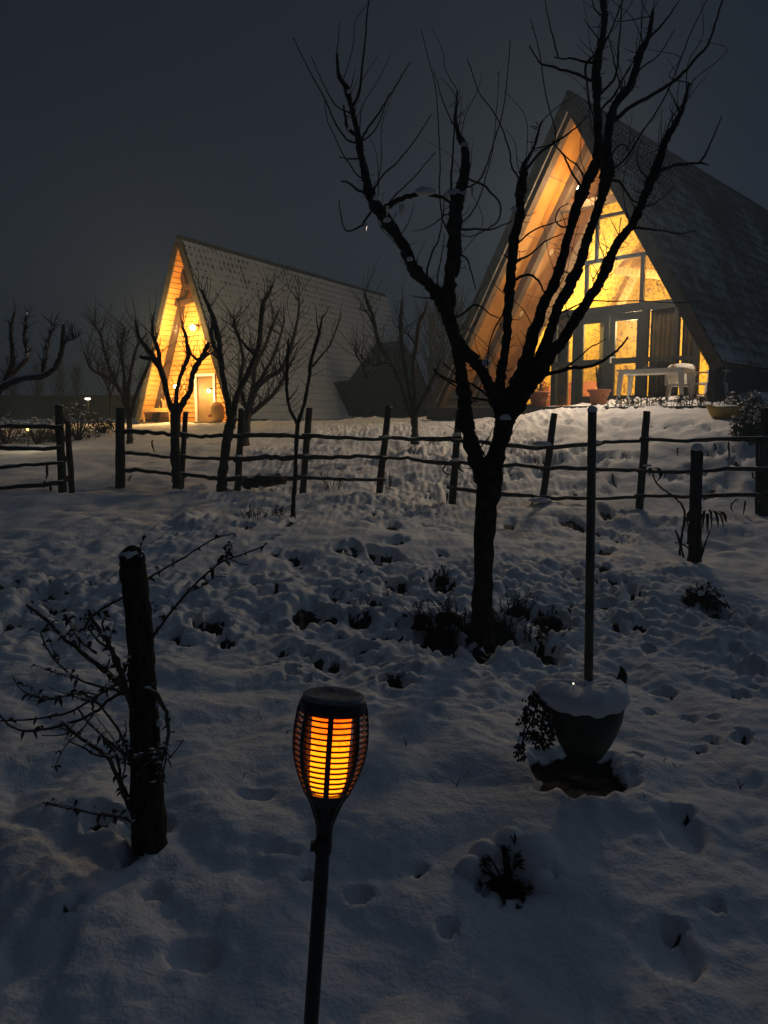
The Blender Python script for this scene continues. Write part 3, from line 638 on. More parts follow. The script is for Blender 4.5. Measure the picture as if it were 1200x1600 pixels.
# board gable wall
nb = 36; xd = [FH.hit_y(px, 620, YF)[0] for px in (307, 336)]; zd = FH.hit_y(320, 588, YF)[2]
for j in range(nb):
    z0 = FH.H*j/nb; z1 = FH.H*(j + .88)/nb
    wl0 = FH.w*(1 - z0/FH.H) - .01; wl1 = FH.w*(1 - z1/FH.H) - .01
    segs = [(-wl0, wl0, -wl1, wl1)] if z0 > zd + .05 else [(-wl0, xd[0] - .06, -wl1, xd[0] - .06), (xd[1] + .06, wl0, xd[1] + .06, wl1)]
    for (a0, a1, b0, b1) in segs:
        if a1 - a0 < .05: continue
        if b1 < b0: b1 = b0 + .01
        MB().hexa([[x, YF + e_, z] for (xx0, xx1, z) in ((a0, a1, z0), (b0, b1, z1)) for x in (xx0, xx1) for e_ in (0 + .006*(j % 2), .05)]).build('wall_board', PINE, fh)
def fbar(name, p0, p1, y0, wd=.14, m=BEAM, dp=.12):
    a = FH.hit_y(*p0, y0); b = FH.hit_y(*p1, y0); return bar(name, a[0], a[2], b[0], b[2], wd, dp, m, y0, fh)
TIM = mat('dark_timber', (.04, .02, .007), .7, (.06, .03, .011), 6, bump=.2, spec=.2)
m_ = MB(); FH.slab(m_, -1, .02, .99, YF - .2, YF - .02, -.2, -.002); m_.build('corner_post', TIM, fh)
m_ = MB(); FH.slab(m_, 1, .02, .99, YF - .2, YF - .02, -.2, -.002); m_.build('corner_post', TIM, fh)
fbar('truss_beam', (277, 476), (306, 467), YF - .25, .17, TIM)
fbar('truss_beam', (264, 453), (278, 476), YF - .30, .2, TIM)
fbar('truss_beam', (279, 402), (289, 446), YF - .30, .2, TIM)
fbar('truss_beam', (289, 449), (299, 446), YF - .25, .15, TIM)
# door
MB().box(((xd[0]+xd[1])/2, YF + .03, zd/2), (xd[1]-xd[0], .04, zd)).build('door', mat('pale_door', (.20, .125, .05), .4, (.26, .17, .07), 3, spec=.5), fh)
for x in xd: MB().box((x, YF - .03, zd/2), (.09, .05, zd)).build('door_jamb', WHITEF, fh)
MB().box(((xd[0]+xd[1])/2, YF - .03, zd + .05), (xd[1]-xd[0] + .1, .05, .09)).build('door_head', WHITEF, fh)
for k in range(4): MB().box((0, .0 + .22*k, -.03), (2*FH.w*.98, .21, .05)).build('floor_board', DECK, fh)
MB().box((0, .4, -.3), (2*FH.w*.96, .9, .48)).build('plinth', STONE, fh)
MB().hexa([[sx*(FH.w*(1 - z/FH.H)*.97), FH.L - .1 + e_, z] for z in (0, FH.H - .1) for sx in (-1, 1) for e_ in (0, .08)]).build('rear_gable', DARKW, fh)
for (px, py, y, W, r) in ((301, 512, YF - .3, 560, .10), (274, 604, YF - .25, 170, .07), (326, 611, YF - .2, 80, .07)):  # the last globe is added in place of a reflection in the door glass
    q = FH.hit_y(px, py, y)
    m_ = MB(); m_.lathe([(.001, -r), (r*.7, -r*.7), (r, 0), (r*.7, r*.7), (.03, r)], 14, q); m_.build('lamp_globe', emit('globe', (1, .80, .36), 30 if W > 100 else 16), fh, True)
    m_ = MB(); m_.box((q[0], (q[1] + YF)/2 + .02, q[2] + r + .02), (.05, YF - q[1] + .04, .04)); m_.build('lamp_bracket', BLACKP, fh)
    lamp('detached_porch_light', q + np.array([-.05, -r - (.7 if W > 100 else .3), -r*.5 - .1]), W, (1, .58, .19), .2, fh)
AXR = mat('tarred_roof', (.02, .019, .018), .9, (.16, .165, .175), 1.6, bump=.3, spec=.1, thr=(.5, .7))
ANX = mat('black_cladding', (.014, .013, .012), .9, (.022, .02, .018), 4, bump=.3, spec=.1)
# annexe: dark gabled wing on the long side
XA = FH.w + .10
def hit_x(px, py, x):
    r = RAY(px, py); o = FH.local(np.array([0, 0, EYE])); rl = np.array([np.dot(r, FH.u), np.dot(r, FH.v), r[2]])
    t_ = (x - o[0])/rl[0]; return o + t_*rl
poly = [hit_x(px, py, XA) for (px, py) in ((548, 662), (537, 600), (564, 596), (624, 536), (648, 566), (665, 610), (684, 662))]
V = [p_ + np.array([d, 0, 0]) for d in (0, -(XA - FH.w*.25)) for p_ in poly]; n = len(poly)
an_ = MB().add(V, [list(range(n)), list(range(2*n-1, n-1, -1))] + [[i, n + i, n + (i+1) % n, (i+1) % n] for i in range(n)]).build('annexe', ANX, fh)
def roofstrip(a, b_):
    p0, p1 = poly[a], poly[b_]; d = p1 - p0; nn = np.cross(d, [1, 0, 0]); nn /= np.linalg.norm(nn); nn = nn if nn[2] > 0 else -nn
    MB().hexa([p_ + nn*o_ + np.array([x_, 0, 0]) for p_ in (p0, p1) for x_ in (.12, -(XA - FH.w*.27)) for o_ in (.01, .09)]).build('annexe_roof', AXR, an_)
roofstrip(2, 3); roofstrip(1, 2); roofstrip(3, 4); roofstrip(4, 5)
nbd = 9
for k in range(nbd):     # cladding boards on the gable
    ya = poly[0][1] + (poly[6][1] - poly[0][1])*k/nbd; yb2 = poly[0][1] + (poly[6][1] - poly[0][1])*(k + .93)/nbd
    top = np.interp([(ya), (yb2)], [p_[1] for p_ in poly[1:]], [p_[2] for p_ in poly[1:]])
    MB().hexa([[XA + e_, yy, zz] for yy, zt in ((ya, top[0]), (yb2, top[1])) for zz in (poly[0][2], zt - .05) for e_ in (.003, .03)]).build('cladding_board', ANX, an_)
# bench, wicker chair on the far porch
def fthing(name, label, cat, px, y, rz=0.0, dz=0):
    q = FH.hit_y(px, 645, y); p = FH.world((q[0], y, 0)); p[2] = FH.B[2] - .003 + dz; return thing(name, label, cat, p, FH.yaw + rz)
bn = fthing('garden_bench', 'garden bench with two round wicker backs on the distant porch', 'bench', 250, .42, rad(8))
WICK = mat('wicker', (.42, .26, .10), .7, (.55, .36, .16), 30, bump=.3)
MB().box((0, 0, .40), (1.3, .5, .06)).build('seat', WICK, bn)
for sx in (-.33, .33):
    m_ = MB(); P_ = [(sx + .36*math.cos(a), .26, .45 + .5*max(0, math.sin(a))) for a in np.linspace(0, math.pi, 12)]
    m_.tube(P_, .04, n=6, sub=2)
    for k in range(5):
        x = sx - .24 + .12*k; m_.tube([(x, .26, .42), (x, .26, .45 + .5*math.sqrt(max(0, 1 - ((x - sx)/.36)**2)))], .014, n=4, sub=1)
    m_.build('backrest', WICK, bn, True)
for sx in (-.6, .6):
    for sy in (-.2, .2): MB().box((sx, sy, .185), (.06, .06, .37)).build('leg', WICK, bn)
    MB().box((sx, 0, .62), (.07, .5, .05)).box((sx, -.2, .5), (.05, .05, .22)).build('armrest', WICK, bn)
MB().box((-.3, 0, .47), (.5, .42, .1)).box((.3, 0, .47), (.5, .42, .1)).build('cushion', SHEER, bn)
EC = .62
ec = fthing('wicker_chair', 'rounded wicker chair beside the door of the distant house', 'chair', 339, .1, rad(-30))
ec.scale = (EC, EC, EC)
m_ = MB(); v, f = lathe([(.30, .05), (.40, .2), (.44, .5), (.40, .85), (.26, 1.08), (.02, 1.16)], 18); m_.add(v, f)
shell = m_.build('shell', WICK, ec, True)
shell.data.polygons.foreach_set('use_smooth', [True]*len(shell.data.polygons))
MB().lathe([(.30, 0), (.30, .03), (.26, .05)], 16).build('base', BLACKP, ec)
MB().lathe([(.01, .42), (.2, .40), (.24, .34), (.2, .28)], 14, (0, -.3, 0)).build('cushion', mat('red_cushion', (.3, .05, .04), .9), ec, True)
# ================================================================== things far at the left
p0 = U(-120, 655, 44); p1 = U(222, 655, 44)
bw = thing('long_building', 'long low dark building across the back at the left', 'building', (p0 + p1)/2)
zt = U(100, 621, 44)[2]; zb = 1.0; cx = (p0 + p1)/2
MB().box((0, 1, (zt - zb)/2 + zb - cx[2]), (p1[0] - p0[0], 2, zt - zb)).build('wall', DARKW, bw)
MB().box((0, .9, zt - cx[2] + .05), (p1[0] - p0[0] + .4, 2.5, .12)).build('roof', DARKW, bw)
for k in range(5):
    MB().box((-5.5 + 2.6*k, -.03, zt - cx[2] - .75), (.8, .06, .6)).build('window', FRAME, bw)
p = U(137, 623, 26)
sl = thing('garden_lamp', 'small white garden lamp shining on a thin pole at far left', 'lamp', (p[0], p[1], base_h(p[0], p[1]) - .05))
hgt = p[2] - sl.location.z
MB().tube([(0, 0, 0), (0, 0, hgt - .07)], .02, n=6, sub=1).build('pole', BLACKP, sl)
MB().lathe([(.03, -.04), (.07, -.03), (.10, .0), (.07, .025)], 14, (0, 0, hgt)).build('lamp_head', emit('white_lamp', (1, .86, .6), 5), sl, True)
MB().lathe([(.115, .027), (.08, .06), (.02, .07)], 14, (0, 0, hgt)).build('lamp_cap', BLACKP, sl, True)
lamp('garden_light', (0, 0, hgt - .14), 7, (1, .85, .6), .05, sl)
p = G(40, 676, 9)
p = U(43, 671, 17)
gl = thing('garden_light', 'tiny yellow light glowing in the dark shrubs at far left', 'lamp', (p[0], p[1], base_h(p[0], p[1]) - .02)); hgt = p[2] - gl.location.z
MB().tube([(0, 0, 0), (0, 0, hgt - .03)], .012, n=5, sub=1).build('stake', BLACKP, gl); MB().lathe([(.01, -.035), (.035, 0), (.01, .035)], 10, (0, 0, hgt)).build('lamp_head', emit('yellow_lamp', (1, .7, .15), 4), gl, True)
lamp('garden_light', (.1, -.3, hgt + .35), 13, (1, .80, .5), .05, gl)
# ---- shrubs
def shrub(px, py, wpx, hpx, label, n=260, leafy=True, D=None, m=LEAF, group=None, snow=True):
    p = G(px, py, 2); D = depth_of(p); k = D/FPX
    t_ = thing('shrub', label, 'shrub', p + np.array([0, 0, -.03]), 0, group)
    rx = wpx/2*k; hz_ = hpx*k; m_ = MB(); st = MB(); sn = MB(); rs = random.Random(int(px*7 + py))
    for i in range(max(8, n//14)):
        a = rs.uniform(0, 6.28); q = rs.uniform(.3, 1); x, y, z = rx*q*math.cos(a), rx*.8*q*math.sin(a), hz_*rs.uniform(.5, 1.02)*(1 - .35*q*q)
        st.tube([(x*.15, y*.15, 0), (x*.6, y*.6, z*.6), (x, y, z)], [.012, .008, .003], n=4, sub=3, wob=.6, seed=i)
    for i in range(n):
        a = rs.uniform(0, 6.28); q = rs.random()**.5; zz = rs.uniform(.12, 1)*(1 - .45*q*q)*hz_*(.82 + .3*math.sin(a*3 + px))
        c = np.array([rx*q*math.cos(a), rx*.8*q*math.sin(a), zz]); d = np.array([rs.gauss(0, 1), rs.gauss(0, 1), rs.gauss(-.2, .6)]); d /= np.linalg.norm(d); d *= rs.uniform(.04, .10)*min(1.6, .6 + rx)
        s_ = np.cross(d, [rs.random(), rs.random(), 1]); s_ *= .22
        m_.add([c, c + d*.5 + s_ + [0, 0, .01], c + d + [0, 0, -.02], c + d*.5 - s_ + [0, 0, .01]], [[0, 1, 2, 3]])
        if snow and rs.random() < .28 and zz > hz_*.45:
            r = rs.uniform(.02, .05)*min(1.5, .5 + rx); v, f = lathe([(r*.5, -r*.15), (r, 0), (r*.7, r*.4), (.002, r*.6)], 7, c + np.array([0, 0, .02]), jit=.12, seed=i); sn.add(v, f)
    st.build('stem', TWIG, t_); o = m_.build('foliage', m, t_); o['kind'] = 'stuff'
    if snow and sn.n: o = sn.build('snow_tufts', SNOW, t_, True); o['kind'] = 'stuff'
    return t_
for i, a in enumerate([(10, 694, 60, 52, 'dark snow-flecked shrub at the left edge behind the fence'), (58, 692, 56, 44, 'low dark shrub with the tiny yellow light in it'),
           (122, 686, 60, 62, 'rounded leafy shrub below the white garden lamp'), (160, 676, 48, 36, 'clipped brown shrub nearest the distant porch'), (86, 690, 40, 36, 'low shrub hidden behind the fence corner')]):
    shrub(*a, n=420)
# ================================================================== TREES
def spurs_for(P, rr, mb, rs, every, ln, thick, tip=.3):
    """short fruiting spurs and thorny side shoots along a limb"""
    P = np.asarray(P); seg = np.linalg.norm(np.diff(P, axis=0), axis=1); tot = seg.sum(); n = int(tot/every)
    cum = np.concatenate([[0], np.cumsum(seg)])
    for i in range(n):
        s_ = rs.uniform(.05, 1)*tot; j = min(int(np.searchsorted(cum, s_)) - 1, len(P) - 2); j = max(j, 0); f = (s_ - cum[j])/max(seg[j], 1e-6)
        c = P[j]*(1-f) + P[j+1]*f; r0 = rr[j]*(1-f) + rr[j+1]*f
        T = P[j+1] - P[j]; T = T/(np.linalg.norm(T) + 1e-9)
        d = np.array([rs.gauss(0, 1), rs.gauss(0, 1), rs.gauss(.25, .8)]); d -= T*np.dot(d, T)*.8; d /= np.linalg.norm(d)
        l = ln*rs.uniform(.3, 1)**1.6*1.4 + r0
        m1 = c + d*l*.55 + np.array([rs.gauss(0, .08), rs.gauss(0, .08), rs.gauss(.05, .08)])*l
        e_ = c + d*l + np.array([rs.gauss(0, .15), rs.gauss(0, .15), rs.uniform(0, .3)])*l
        mb.tube([c, m1, e_], [thick*1.2, thick*.9, thick*.45], n=4, sub=2, seed=i)
        if rs.random() < tip:
            q = m1 + (e_ - m1)*rs.random(); d2 = np.array([rs.gauss(0, 1), rs.gauss(0, 1), rs.gauss(.2, .7)]); d2 /= np.linalg.norm(d2)
            mb.tube([q, q + d2*l*.3], [thick*.7, thick*.4], n=4, sub=1)
def tree(label, D, base, limbs, whips=(), group=None, m=BARK, spur=(.10, .07, .0028), n=8, seed=1, name='fruit_tree', shoots=0, shoot_len=.5, knots=0):
    """limbs: (points (px,py,r px), depth offset at start, at end); whips: (points (px,py), r px)"""
    rs = random.Random(seed); k = D/FPX
    root = np.array(U(base[0], base[1], D)); root[2] = min(root[2], GZ(root[0], root[1]) + .02)
    t_ = thing(name, label, 'tree', root, 0, group)
    allp = []; sp_ = MB()
    for i, (pts, d0, d1) in enumerate(limbs):
        pts = list(pts)
        tt = np.linspace(0, 1, len(pts))
        if i == 0: pts = [(pts[0][0], pts[0][1] + 26*5.4/D, pts[0][2]*1.25)] + pts; tt = np.concatenate([[0], tt])
        DD = [D + d0 + (d1 - d0)*q + rs.uniform(-.02, .02)*(0 < q < 1) for q in tt]
        P = np.array([U(p[0], p[1], d) for p, d in zip(pts, DD)]); rr = np.array([p[2]*d/FPX for p, d in zip(pts, DD)])*(.88 if D < 6 else .85)
        Q = catmull(np.column_stack([P, rr]), 4)
        if knots and i:
            Q2 = catmull(np.column_stack([P, rr]), 3); P = Q2[:, :3]; rr = Q2[:, 3]*(1 + np.array([max(0, rs.gauss(0, knots)) for _ in Q2]))
        v, f = tube(P, rr, n=n if i < 8 else max(5, n - 2), sub=3 if knots and i else 5, rough=.10, wob=.035 if i == 0 else .08, seed=seed*31 + i)
        mesh_obj('trunk' if i == 0 else 'limb', v - root, f, m, t_, True)
        allp.append(np.column_stack([Q, [ (D + d0 + (d1-d0)*u) for u in np.linspace(0, 1, len(Q))]]))
        if i: spurs_for(Q[:, :3], Q[:, 3], sp_, rs, spur[0], spur[1], spur[2])
    A = np.concatenate(allp)
    scr = np.column_stack([600 + FPX*A[:, 0]/A[:, 4], A[:, 4]])
    yc = A[:, 1]*sp + (A[:, 2] - EYE)*cp; sy = 800 - FPX*yc/A[:, 4]
    for i, (pts, r) in enumerate(whips):
        j = int(np.argmin((scr[:, 0] - pts[0][0])**2 + (sy - pts[0][1])**2)); d0 = A[j, 4]; L_ = math.hypot(pts[-1][0]-pts[0][0], pts[-1][1]-pts[0][1])*k
        d1 = d0 + rs.uniform(-.35, .35)*L_; tt = np.linspace(0, 1, len(pts))
        P = [A[j, :3]] if math.hypot(scr[j, 0]-pts[0][0], sy[j]-pts[0][1]) < 40 else []
        P = P + [U(p[0], p[1], d0 + (d1-d0)*q) for p, q in zip(pts, tt)][(1 if P else 0):]
        rr = np.linspace(r*1.15, r*.45, len(P))*k
        v, f = tube(P, rr, n=5, sub=4, wob=.25, seed=seed*17 + i); mesh_obj('twig', v - root, f, TWIG, t_, True)
        Q = catmull(np.array(P), 3); spurs_for(Q, np.full(len(Q), r*.5*k), sp_, rs, spur[0]*2.2, spur[1]*.25, spur[2]*.7)
    if shoots:
        for i in range(shoots):
            q = A[rs.randrange(len(allp[0]), len(A))]; c = q[:3]; d = np.array([rs.gauss(0, .45), rs.gauss(0, .45), rs.uniform(.5, 1)]); d /= np.linalg.norm(d); l = shoot_len*rs.uniform(.3, 1)
            sp_.tube([c, c + d*l*.5 + np.array([rs.gauss(0, .05), rs.gauss(0, .05), 0])*l, c + d*l + np.array([rs.gauss(0, .12), rs.gauss(0, .12), .05])*l], [spur[2]*1.3, spur[2], spur[2]*.4], n=4, sub=3, seed=i)
    if knots:                      # fine upright whips of last summer
        for i in range(70):
            q = A[rs.randrange(len(allp[0]), len(A))]; c = q[:3]; d = np.array([rs.gauss(0, .35), rs.gauss(0, .35), rs.uniform(.6, 1)]); d /= np.linalg.norm(d); l = rs.uniform(.25, .7)
            sp_.tube([c, c + d*l*.35 + np.array([rs.gauss(0, .06), rs.gauss(0, .06), 0])*l, c + d*l*.7 + np.array([rs.gauss(0, .1), rs.gauss(0, .1), 0])*l, c + d*l + np.array([rs.gauss(0, .14), rs.gauss(0, .14), .03])*l], [.0036, .0028, .0022, .0012], n=4, sub=4, wob=.3, seed=i)
    if sp_.n:
        o = mesh_obj('spurs', np.concatenate(sp_.v) - root, sp_.f, TWIG, t_); o['kind'] = 'stuff'
    return t_, root
big_limbs = [
 ([(752,985,21),(753,955,18.5),(756,883,17),(759,800,18.5),(765,755,22),(775,713,16),(783,685,15),(789,657,18),(791,640,19)],0,0),
 ([(760,762,15),(748,730,13),(735,685,12),(727,650,11.5),(725,612,11),(720,575,10),(716,548,10)],0,.12),
 ([(790,650,13),(772,620,10.5),(760,592,9.5),(740,562,9),(718,540,11),(702,500,10.5),(681,457,9.5),(650,425,9.5),(630,383,9),(600,340,9),(583,317,8.5),(575,293,7.5),(565,247,5.2),(557,200,4.6),(547,160,4.4),(541,137,4.2),(530,120,3.2),(526,84,2)],0,-.5),
 ([(716,548,9),(704,500,9.5),(701,450,9.5),(706,412,9.5),(705,433,10),(710,383,10.5),(712,333,11),(717,307,10),(725,277,8.5),(727,233,6.5),(717,213,4.2),(712,183,2.4),(715,143,1.5)],.12,.45),
 ([(788,640,12),(781,600,8.5),(787,562,7.5),(792,525,7.5),(795,475,8),(798,425,8.2),(803,377,8.5),(812,340,6.8),(813,300,7.2),(818,273,6),(819,257,4),(833,233,2.2),(846,190,1.6)],0,-.35),
 ([(793,640,13),(803,610,12),(820,567,10.5),(840,505,9.5),(852,470,8.5),(865,445,8),(877,412,7.2),(890,362,7.4),(903,317,7.6),(920,280,9.5),(933,250,9),(935,213,6.5),(933,167,6),(932,117,7.5),(934,93,7),(940,67,5.2),(945,27,5.4),(942,0,5),(940,-40,4)],0,.3),
 ([(795,645,13),(818,615,11.5),(840,570,10.5),(857,525,9),(872,480,8.5),(890,450,8.5),(908,407,7.5),(917,375,7.2),(928,345,7.5),(940,307,8),(948,272,11),(948,235,8),(953,193,6.5),(963,160,6.6),(983,137,6.6),(993,110,6.2),(1000,83,6.4),(1013,57,4),(1019,25,2.6),(1020,15,2)],0,-.2),
 ([(797,650,13),(830,602,11),(857,557,10.5),(880,530,9),(905,490,8.5),(932,450,8),(945,425,8),(963,383,7.4),(990,347,7),(1003,317,6.8),(1017,283,8.2),(1030,250,6.5),(1040,220,6.5),(1057,190,4.6),(1067,167,3.6),(1077,130,2)],0,-.55),
]
big_whips = [
 ([(1018,278),(1035,265),(1060,257),(1093,255),(1106,258)],2.6),([(1093,254),(1100,244),(1114,215),(1128,181)],1.7),
 ([(958,192),(987,167),(1017,150),(1053,127),(1077,103),(1100,77),(1110,60),(1120,30),(1130,-5)],2.9),
 ([(1008,70),(1033,40),(1045,25),(1062,0)],1.8),([(952,275),(975,250),(1000,213),(1040,150),(1067,83),(1080,50),(1104,0)],1.4),
 ([(928,128),(905,117),(883,110),(865,105),(847,100),(838,90),(827,71)],2.3),([(930,100),(912,96),(893,91),(880,92),(866,89)],2.1),
 ([(872,90),(866,65),(860,43),(855,20),(850,-10)],1.3),([(938,28),(930,15),(923,-8)],1.6),([(842,240),(868,217),(853,150),(843,83),(836,55),(828,28)],1.0),
 ([(936,75),(947,63),(958,40),(973,0),(980,-20)],1.6),([(944,160),(958,125),(965,100),(966,75),(969,50),(972,0)],2.0),([(944,175),(960,148),(972,125),(983,108),(990,95)],2.0),
 ([(819,265),(843,240),(868,222),(890,207),(905,195),(918,180)],1.9),([(914,60),(912,30)],1.2),([(915,75),(916,100),(918,130),(921,160),(926,180)],2.2),
 ([(556,165),(560,150),(565,117),(570,70),(573,30),(577,-12)],1.9),([(549,183),(536,172),(523,163),(511,143),(500,120),(486,87)],1.1),
 ([(558,228),(545,220),(533,207),(523,190),(513,167),(500,140),(487,117),(472,88),(458,58)],1.4),([(567,283),(557,272),(547,257),(534,238),(523,213),(512,190),(507,158)],1.1),
 ([(551,212),(545,203),(541,190),(538,175),(537,163)],2.8),([(563,218),(575,200),(590,180),(602,160),(617,137),(628,118),(640,98)],1.6),
 ([(566,224),(580,210),(590,196),(600,170),(606,150),(610,145)],1.1),([(582,298),(588,290),(594,280),(605,267),(617,257),(634,238),(650,217),(664,195),(674,178)],1.4),
 ([(603,320),(620,303),(637,287),(652,272),(663,257),(672,248),(681,236)],1.1),([(571,308),(560,297),(547,287),(540,284),(532,283)],2.1),
 ([(582,331),(573,340),(567,350),(557,357),(545,361),(538,356),(533,340),(530,312)],1.7),([(566,250),(558,248),(545,248),(530,245)],1.6),
 ([(601,325),(612,317),(630,309),(645,304),(663,302),(680,306),(697,311),(710,322)],4.2),
 ([(712,345),(705,310),(706,267),(708,230),(710,200),(709,178)],2.1),([(708,380),(697,355),(690,333),(687,290),(688,260),(687,233),(684,180),(680,133),(670,95),(658,46)],1.3),
 ([(716,205),(708,193),(699,175),(690,153),(684,130),(677,108)],1.2),
 ([(726,297),(735,291),(747,283),(752,277),(757,267),(764,248),(770,227),(777,205),(783,187),(789,155),(793,117),(797,62)],1.5),
 ([(747,284),(757,290),(766,301),(776,310),(782,320),(782,335),(776,348),(763,357),(748,365),(733,370),(717,366)],1.7),
 ([(717,364),(730,359),(743,358),(760,359),(773,357),(787,351),(800,346)],1.9),([(720,362),(735,335),(750,307),(762,265),(770,233),(776,170),(780,110)],1.1),
 ([(806,283),(800,262),(797,240),(790,218),(783,197),(768,170),(750,147),(740,120),(730,92)],1.3),([(703,335),(695,336),(687,343),(677,350),(662,358),(643,361)],1.2),
 ([(803,408),(815,405),(832,395),(845,382),(862,372),(880,365)],1.7),([(801,440),(807,435),(820,430),(832,431),(842,440),(848,452),(857,475)],2.4),
 ([(850,590),(860,584),(890,576),(923,572),(943,563),(961,551),(973,538),(981,526)],2.9),([(848,592),(868,582),(888,572),(905,558),(923,542),(936,536),(948,528)],1.6),
 ([(872,495),(888,484),(905,475),(923,470),(960,471),(996,470),(1050,473),(1098,471)],1.3),([(990,357),(1012,358),(1033,360),(1060,365),(1087,361)],1.8),
 ([(718,498),(727,488),(740,477),(752,479),(765,490),(782,498)],1.8),([(714,402),(722,399),(730,405),(735,420),(740,440),(743,452)],1.7),
 ([(704,602),(695,590),(680,582),(679,575),(685,585)],1.6),([(770,630),(745,605),(725,595),(710,583),(692,567)],2.0),([(757,640),(733,620),(715,605),(690,590),(680,578)],1.8),
 ([(695,480),(680,468),(660,465),(643,462)],1.5),([(662,440),(668,420),(675,395),(685,375),(692,340),(695,300)],1.6),([(690,475),(683,440),(690,400),(695,365)],1.4),
 ([(870,440),(880,425),(893,430),(900,445)],1.5),([(905,300),(893,268),(882,245),(868,228),(862,218)],1.8),([(918,285),(905,262),(890,250),(878,238),(868,228)],1.4),
 ([(895,350),(880,355),(868,345),(875,325),(890,318)],1.5),([(955,280),(968,285),(985,310),(1002,318)],2.3),([(950,262),(962,232),(975,226),(985,240)],1.6),
 ([(1003,320),(1022,318),(1045,300),(1055,290)],1.2),([(965,385),(950,400),(940,415),(925,440)],1.5),([(930,455),(950,420),(965,380),(970,340)],1.2),([(800,390),(830,362),(860,350),(890,340)],1.4),([(797,470),(770,520),(762,560),(765,600)],1.2),
 ([(1035,235),(1040,210),(1052,180),(1075,150),(1085,120)],1.2),([(1012,285),(1000,265),(995,240),(1003,215)],1.2),([(975,145),(962,105),(955,75),(950,55)],1.3),([(990,115),(1010,100),(1030,85),(1055,45)],1.3),
 ([(728,640),(745,620),(752,600)],1.2),([(740,720),(750,700),(763,685),(770,668)],1.5),([(752,737),(758,715),(752,705),(748,700)],1.2),([(722,560),(712,590),(700,602),(690,612)],1.1)]
bt, broot = tree('large bare fruit tree with many pruned limbs in front of the glowing house', 5.4, (752, 990), big_limbs, big_whips, spur=(.04, .062, .0028), n=14, seed=3, shoots=90, shoot_len=.26, knots=.16)
# lumps of snow caught on the big tree, and icicles
def lump(px, py, wpx, hpx, D, par, root, seed=0, name='snow_lump'):
    p = U(px, py, D); k = D/FPX; v, f = lathe([(wpx*.40*k, -hpx*.42*k), (wpx*.5*k, -hpx*.25*k), (wpx*.45*k, hpx*.05*k), (wpx*.28*k, hpx*.28*k), (.001, hpx*.36*k)], 12, p - root, jit=.12, seed=seed)
    return mesh_obj(name, v, f, SNOW, par, True)
for i, a in enumerate([(664, 297, 32, 12, 5.1), (712, 302, 38, 16, 5.75), (727, 226, 14, 12, 5.75), (790, 651, 17, 12, 5.30), (757, 566, 16, 12, 5.3), (605, 343, 12, 8, 5.05), (587, 308, 9, 9, 5.0), (545, 200, 5, 5, 4.95), (545, 142, 7, 6, 4.9), (640, 404, 10, 8, 5.1), (803, 325, 9, 9, 5.1)]):
    lump(*a, bt, broot, i)
ICE = mat('ice', (.75, .72, .62), .12, spec=.6)
for (px, py, D) in ((626, 320, 5.0), (630, 318, 5.0), (571, 348, 4.95), (605, 322, 5.0), (738, 293, 5.7)):
    p = U(px, py, D) - broot; MB().lathe([(.012, .0), (.010, -.02), (.005, -.05), (.001, -.075)], 8, p).build('icicle', ICE, bt, True)
# ---- orchard
OG = 'bare orchard trees around the houses'
tree('snow-crusted leaning bare tree at the left edge of the picture', 12.0, (-38, 745), [
 ([(-38,745,11),(-34,690,10),(-24,640,9.5),(0,607,8),(33,592,6.5),(67,587,6),(85,575,5.2),(95,555,4.6),(98,530,4),(100,506,2.6)],0,-.3),
 ([(97,545,3),(103,533,2.2),(110,531,1.8),(119,528,1.2)],-.25,-.4),([(67,586,4.4),(70,560,4.2),(74,535,3.8),(80,517,3.2),(88,500,2)],-.1,.3),
 ([(-5,612,6),(20,583,5),(40,562,4.4),(43,550,3.6),(38,525,3.4),(42,488,2)],0,.5),([(8,595,5),(20,567,4.2),(18,540,3.6),(17,513,3),(23,486,2)],0,-.4),([(-24,640,7),(-40,600,6),(-45,540,4),(-30,500,2)],0,.3)],
 m=BARKX, spur=(.06, .07, .006), seed=11, shoots=110, shoot_len=.3)
tree('small many-stemmed bare tree left of the distant house porch', 17.0, (203, 684), [
 ([(203,684,5.5),(202,660,5.2),(199,640,5)],0,0),([(200,645,4),(187,610,3),(167,590,2.6),(143,577,2.2),(132,552,1.4)],0,-.5),([(187,612,2.6),(175,585,2.6),(163,550,2.4),(157,523,2.2),(148,509,1.2)],-.2,.4),
 ([(198,640,3.6),(195,600,3),(190,557,2.6),(183,535,1.4)],0,.3),([(200,640,3.6),(203,590,3),(213,545,2.4),(230,520,1.2)],0,.6),([(203,652,4),(215,610,3.4),(227,583,3),(238,550,2)],0,-.6),([(191,560,2),(190,535,1.8),(195,511,1.2)],.3,.2)],
 group=OG, m=BARKF, spur=(.12, .12, .006), seed=12, shoots=130, shoot_len=.95)
tree('thin pale bare tree lit orange left of the distant porch', 23.0, (173, 668), [
 ([(173,668,2.6),(173,640,2.4),(173,617,2.2)],0,0),([(173,620,2),(165,598,1.8),(155,580,1.4),(148,560,.9)],0,.4),([(173,618,2),(180,595,1.6),(186,570,1.2),(190,550,.8)],0,-.4),([(170,608,1.6),(172,585,1.4),(166,560,.8)],0,.2)],
 group=OG, m=BARKF, spur=(.14, .12, .007), seed=13, shoots=60, shoot_len=.9)
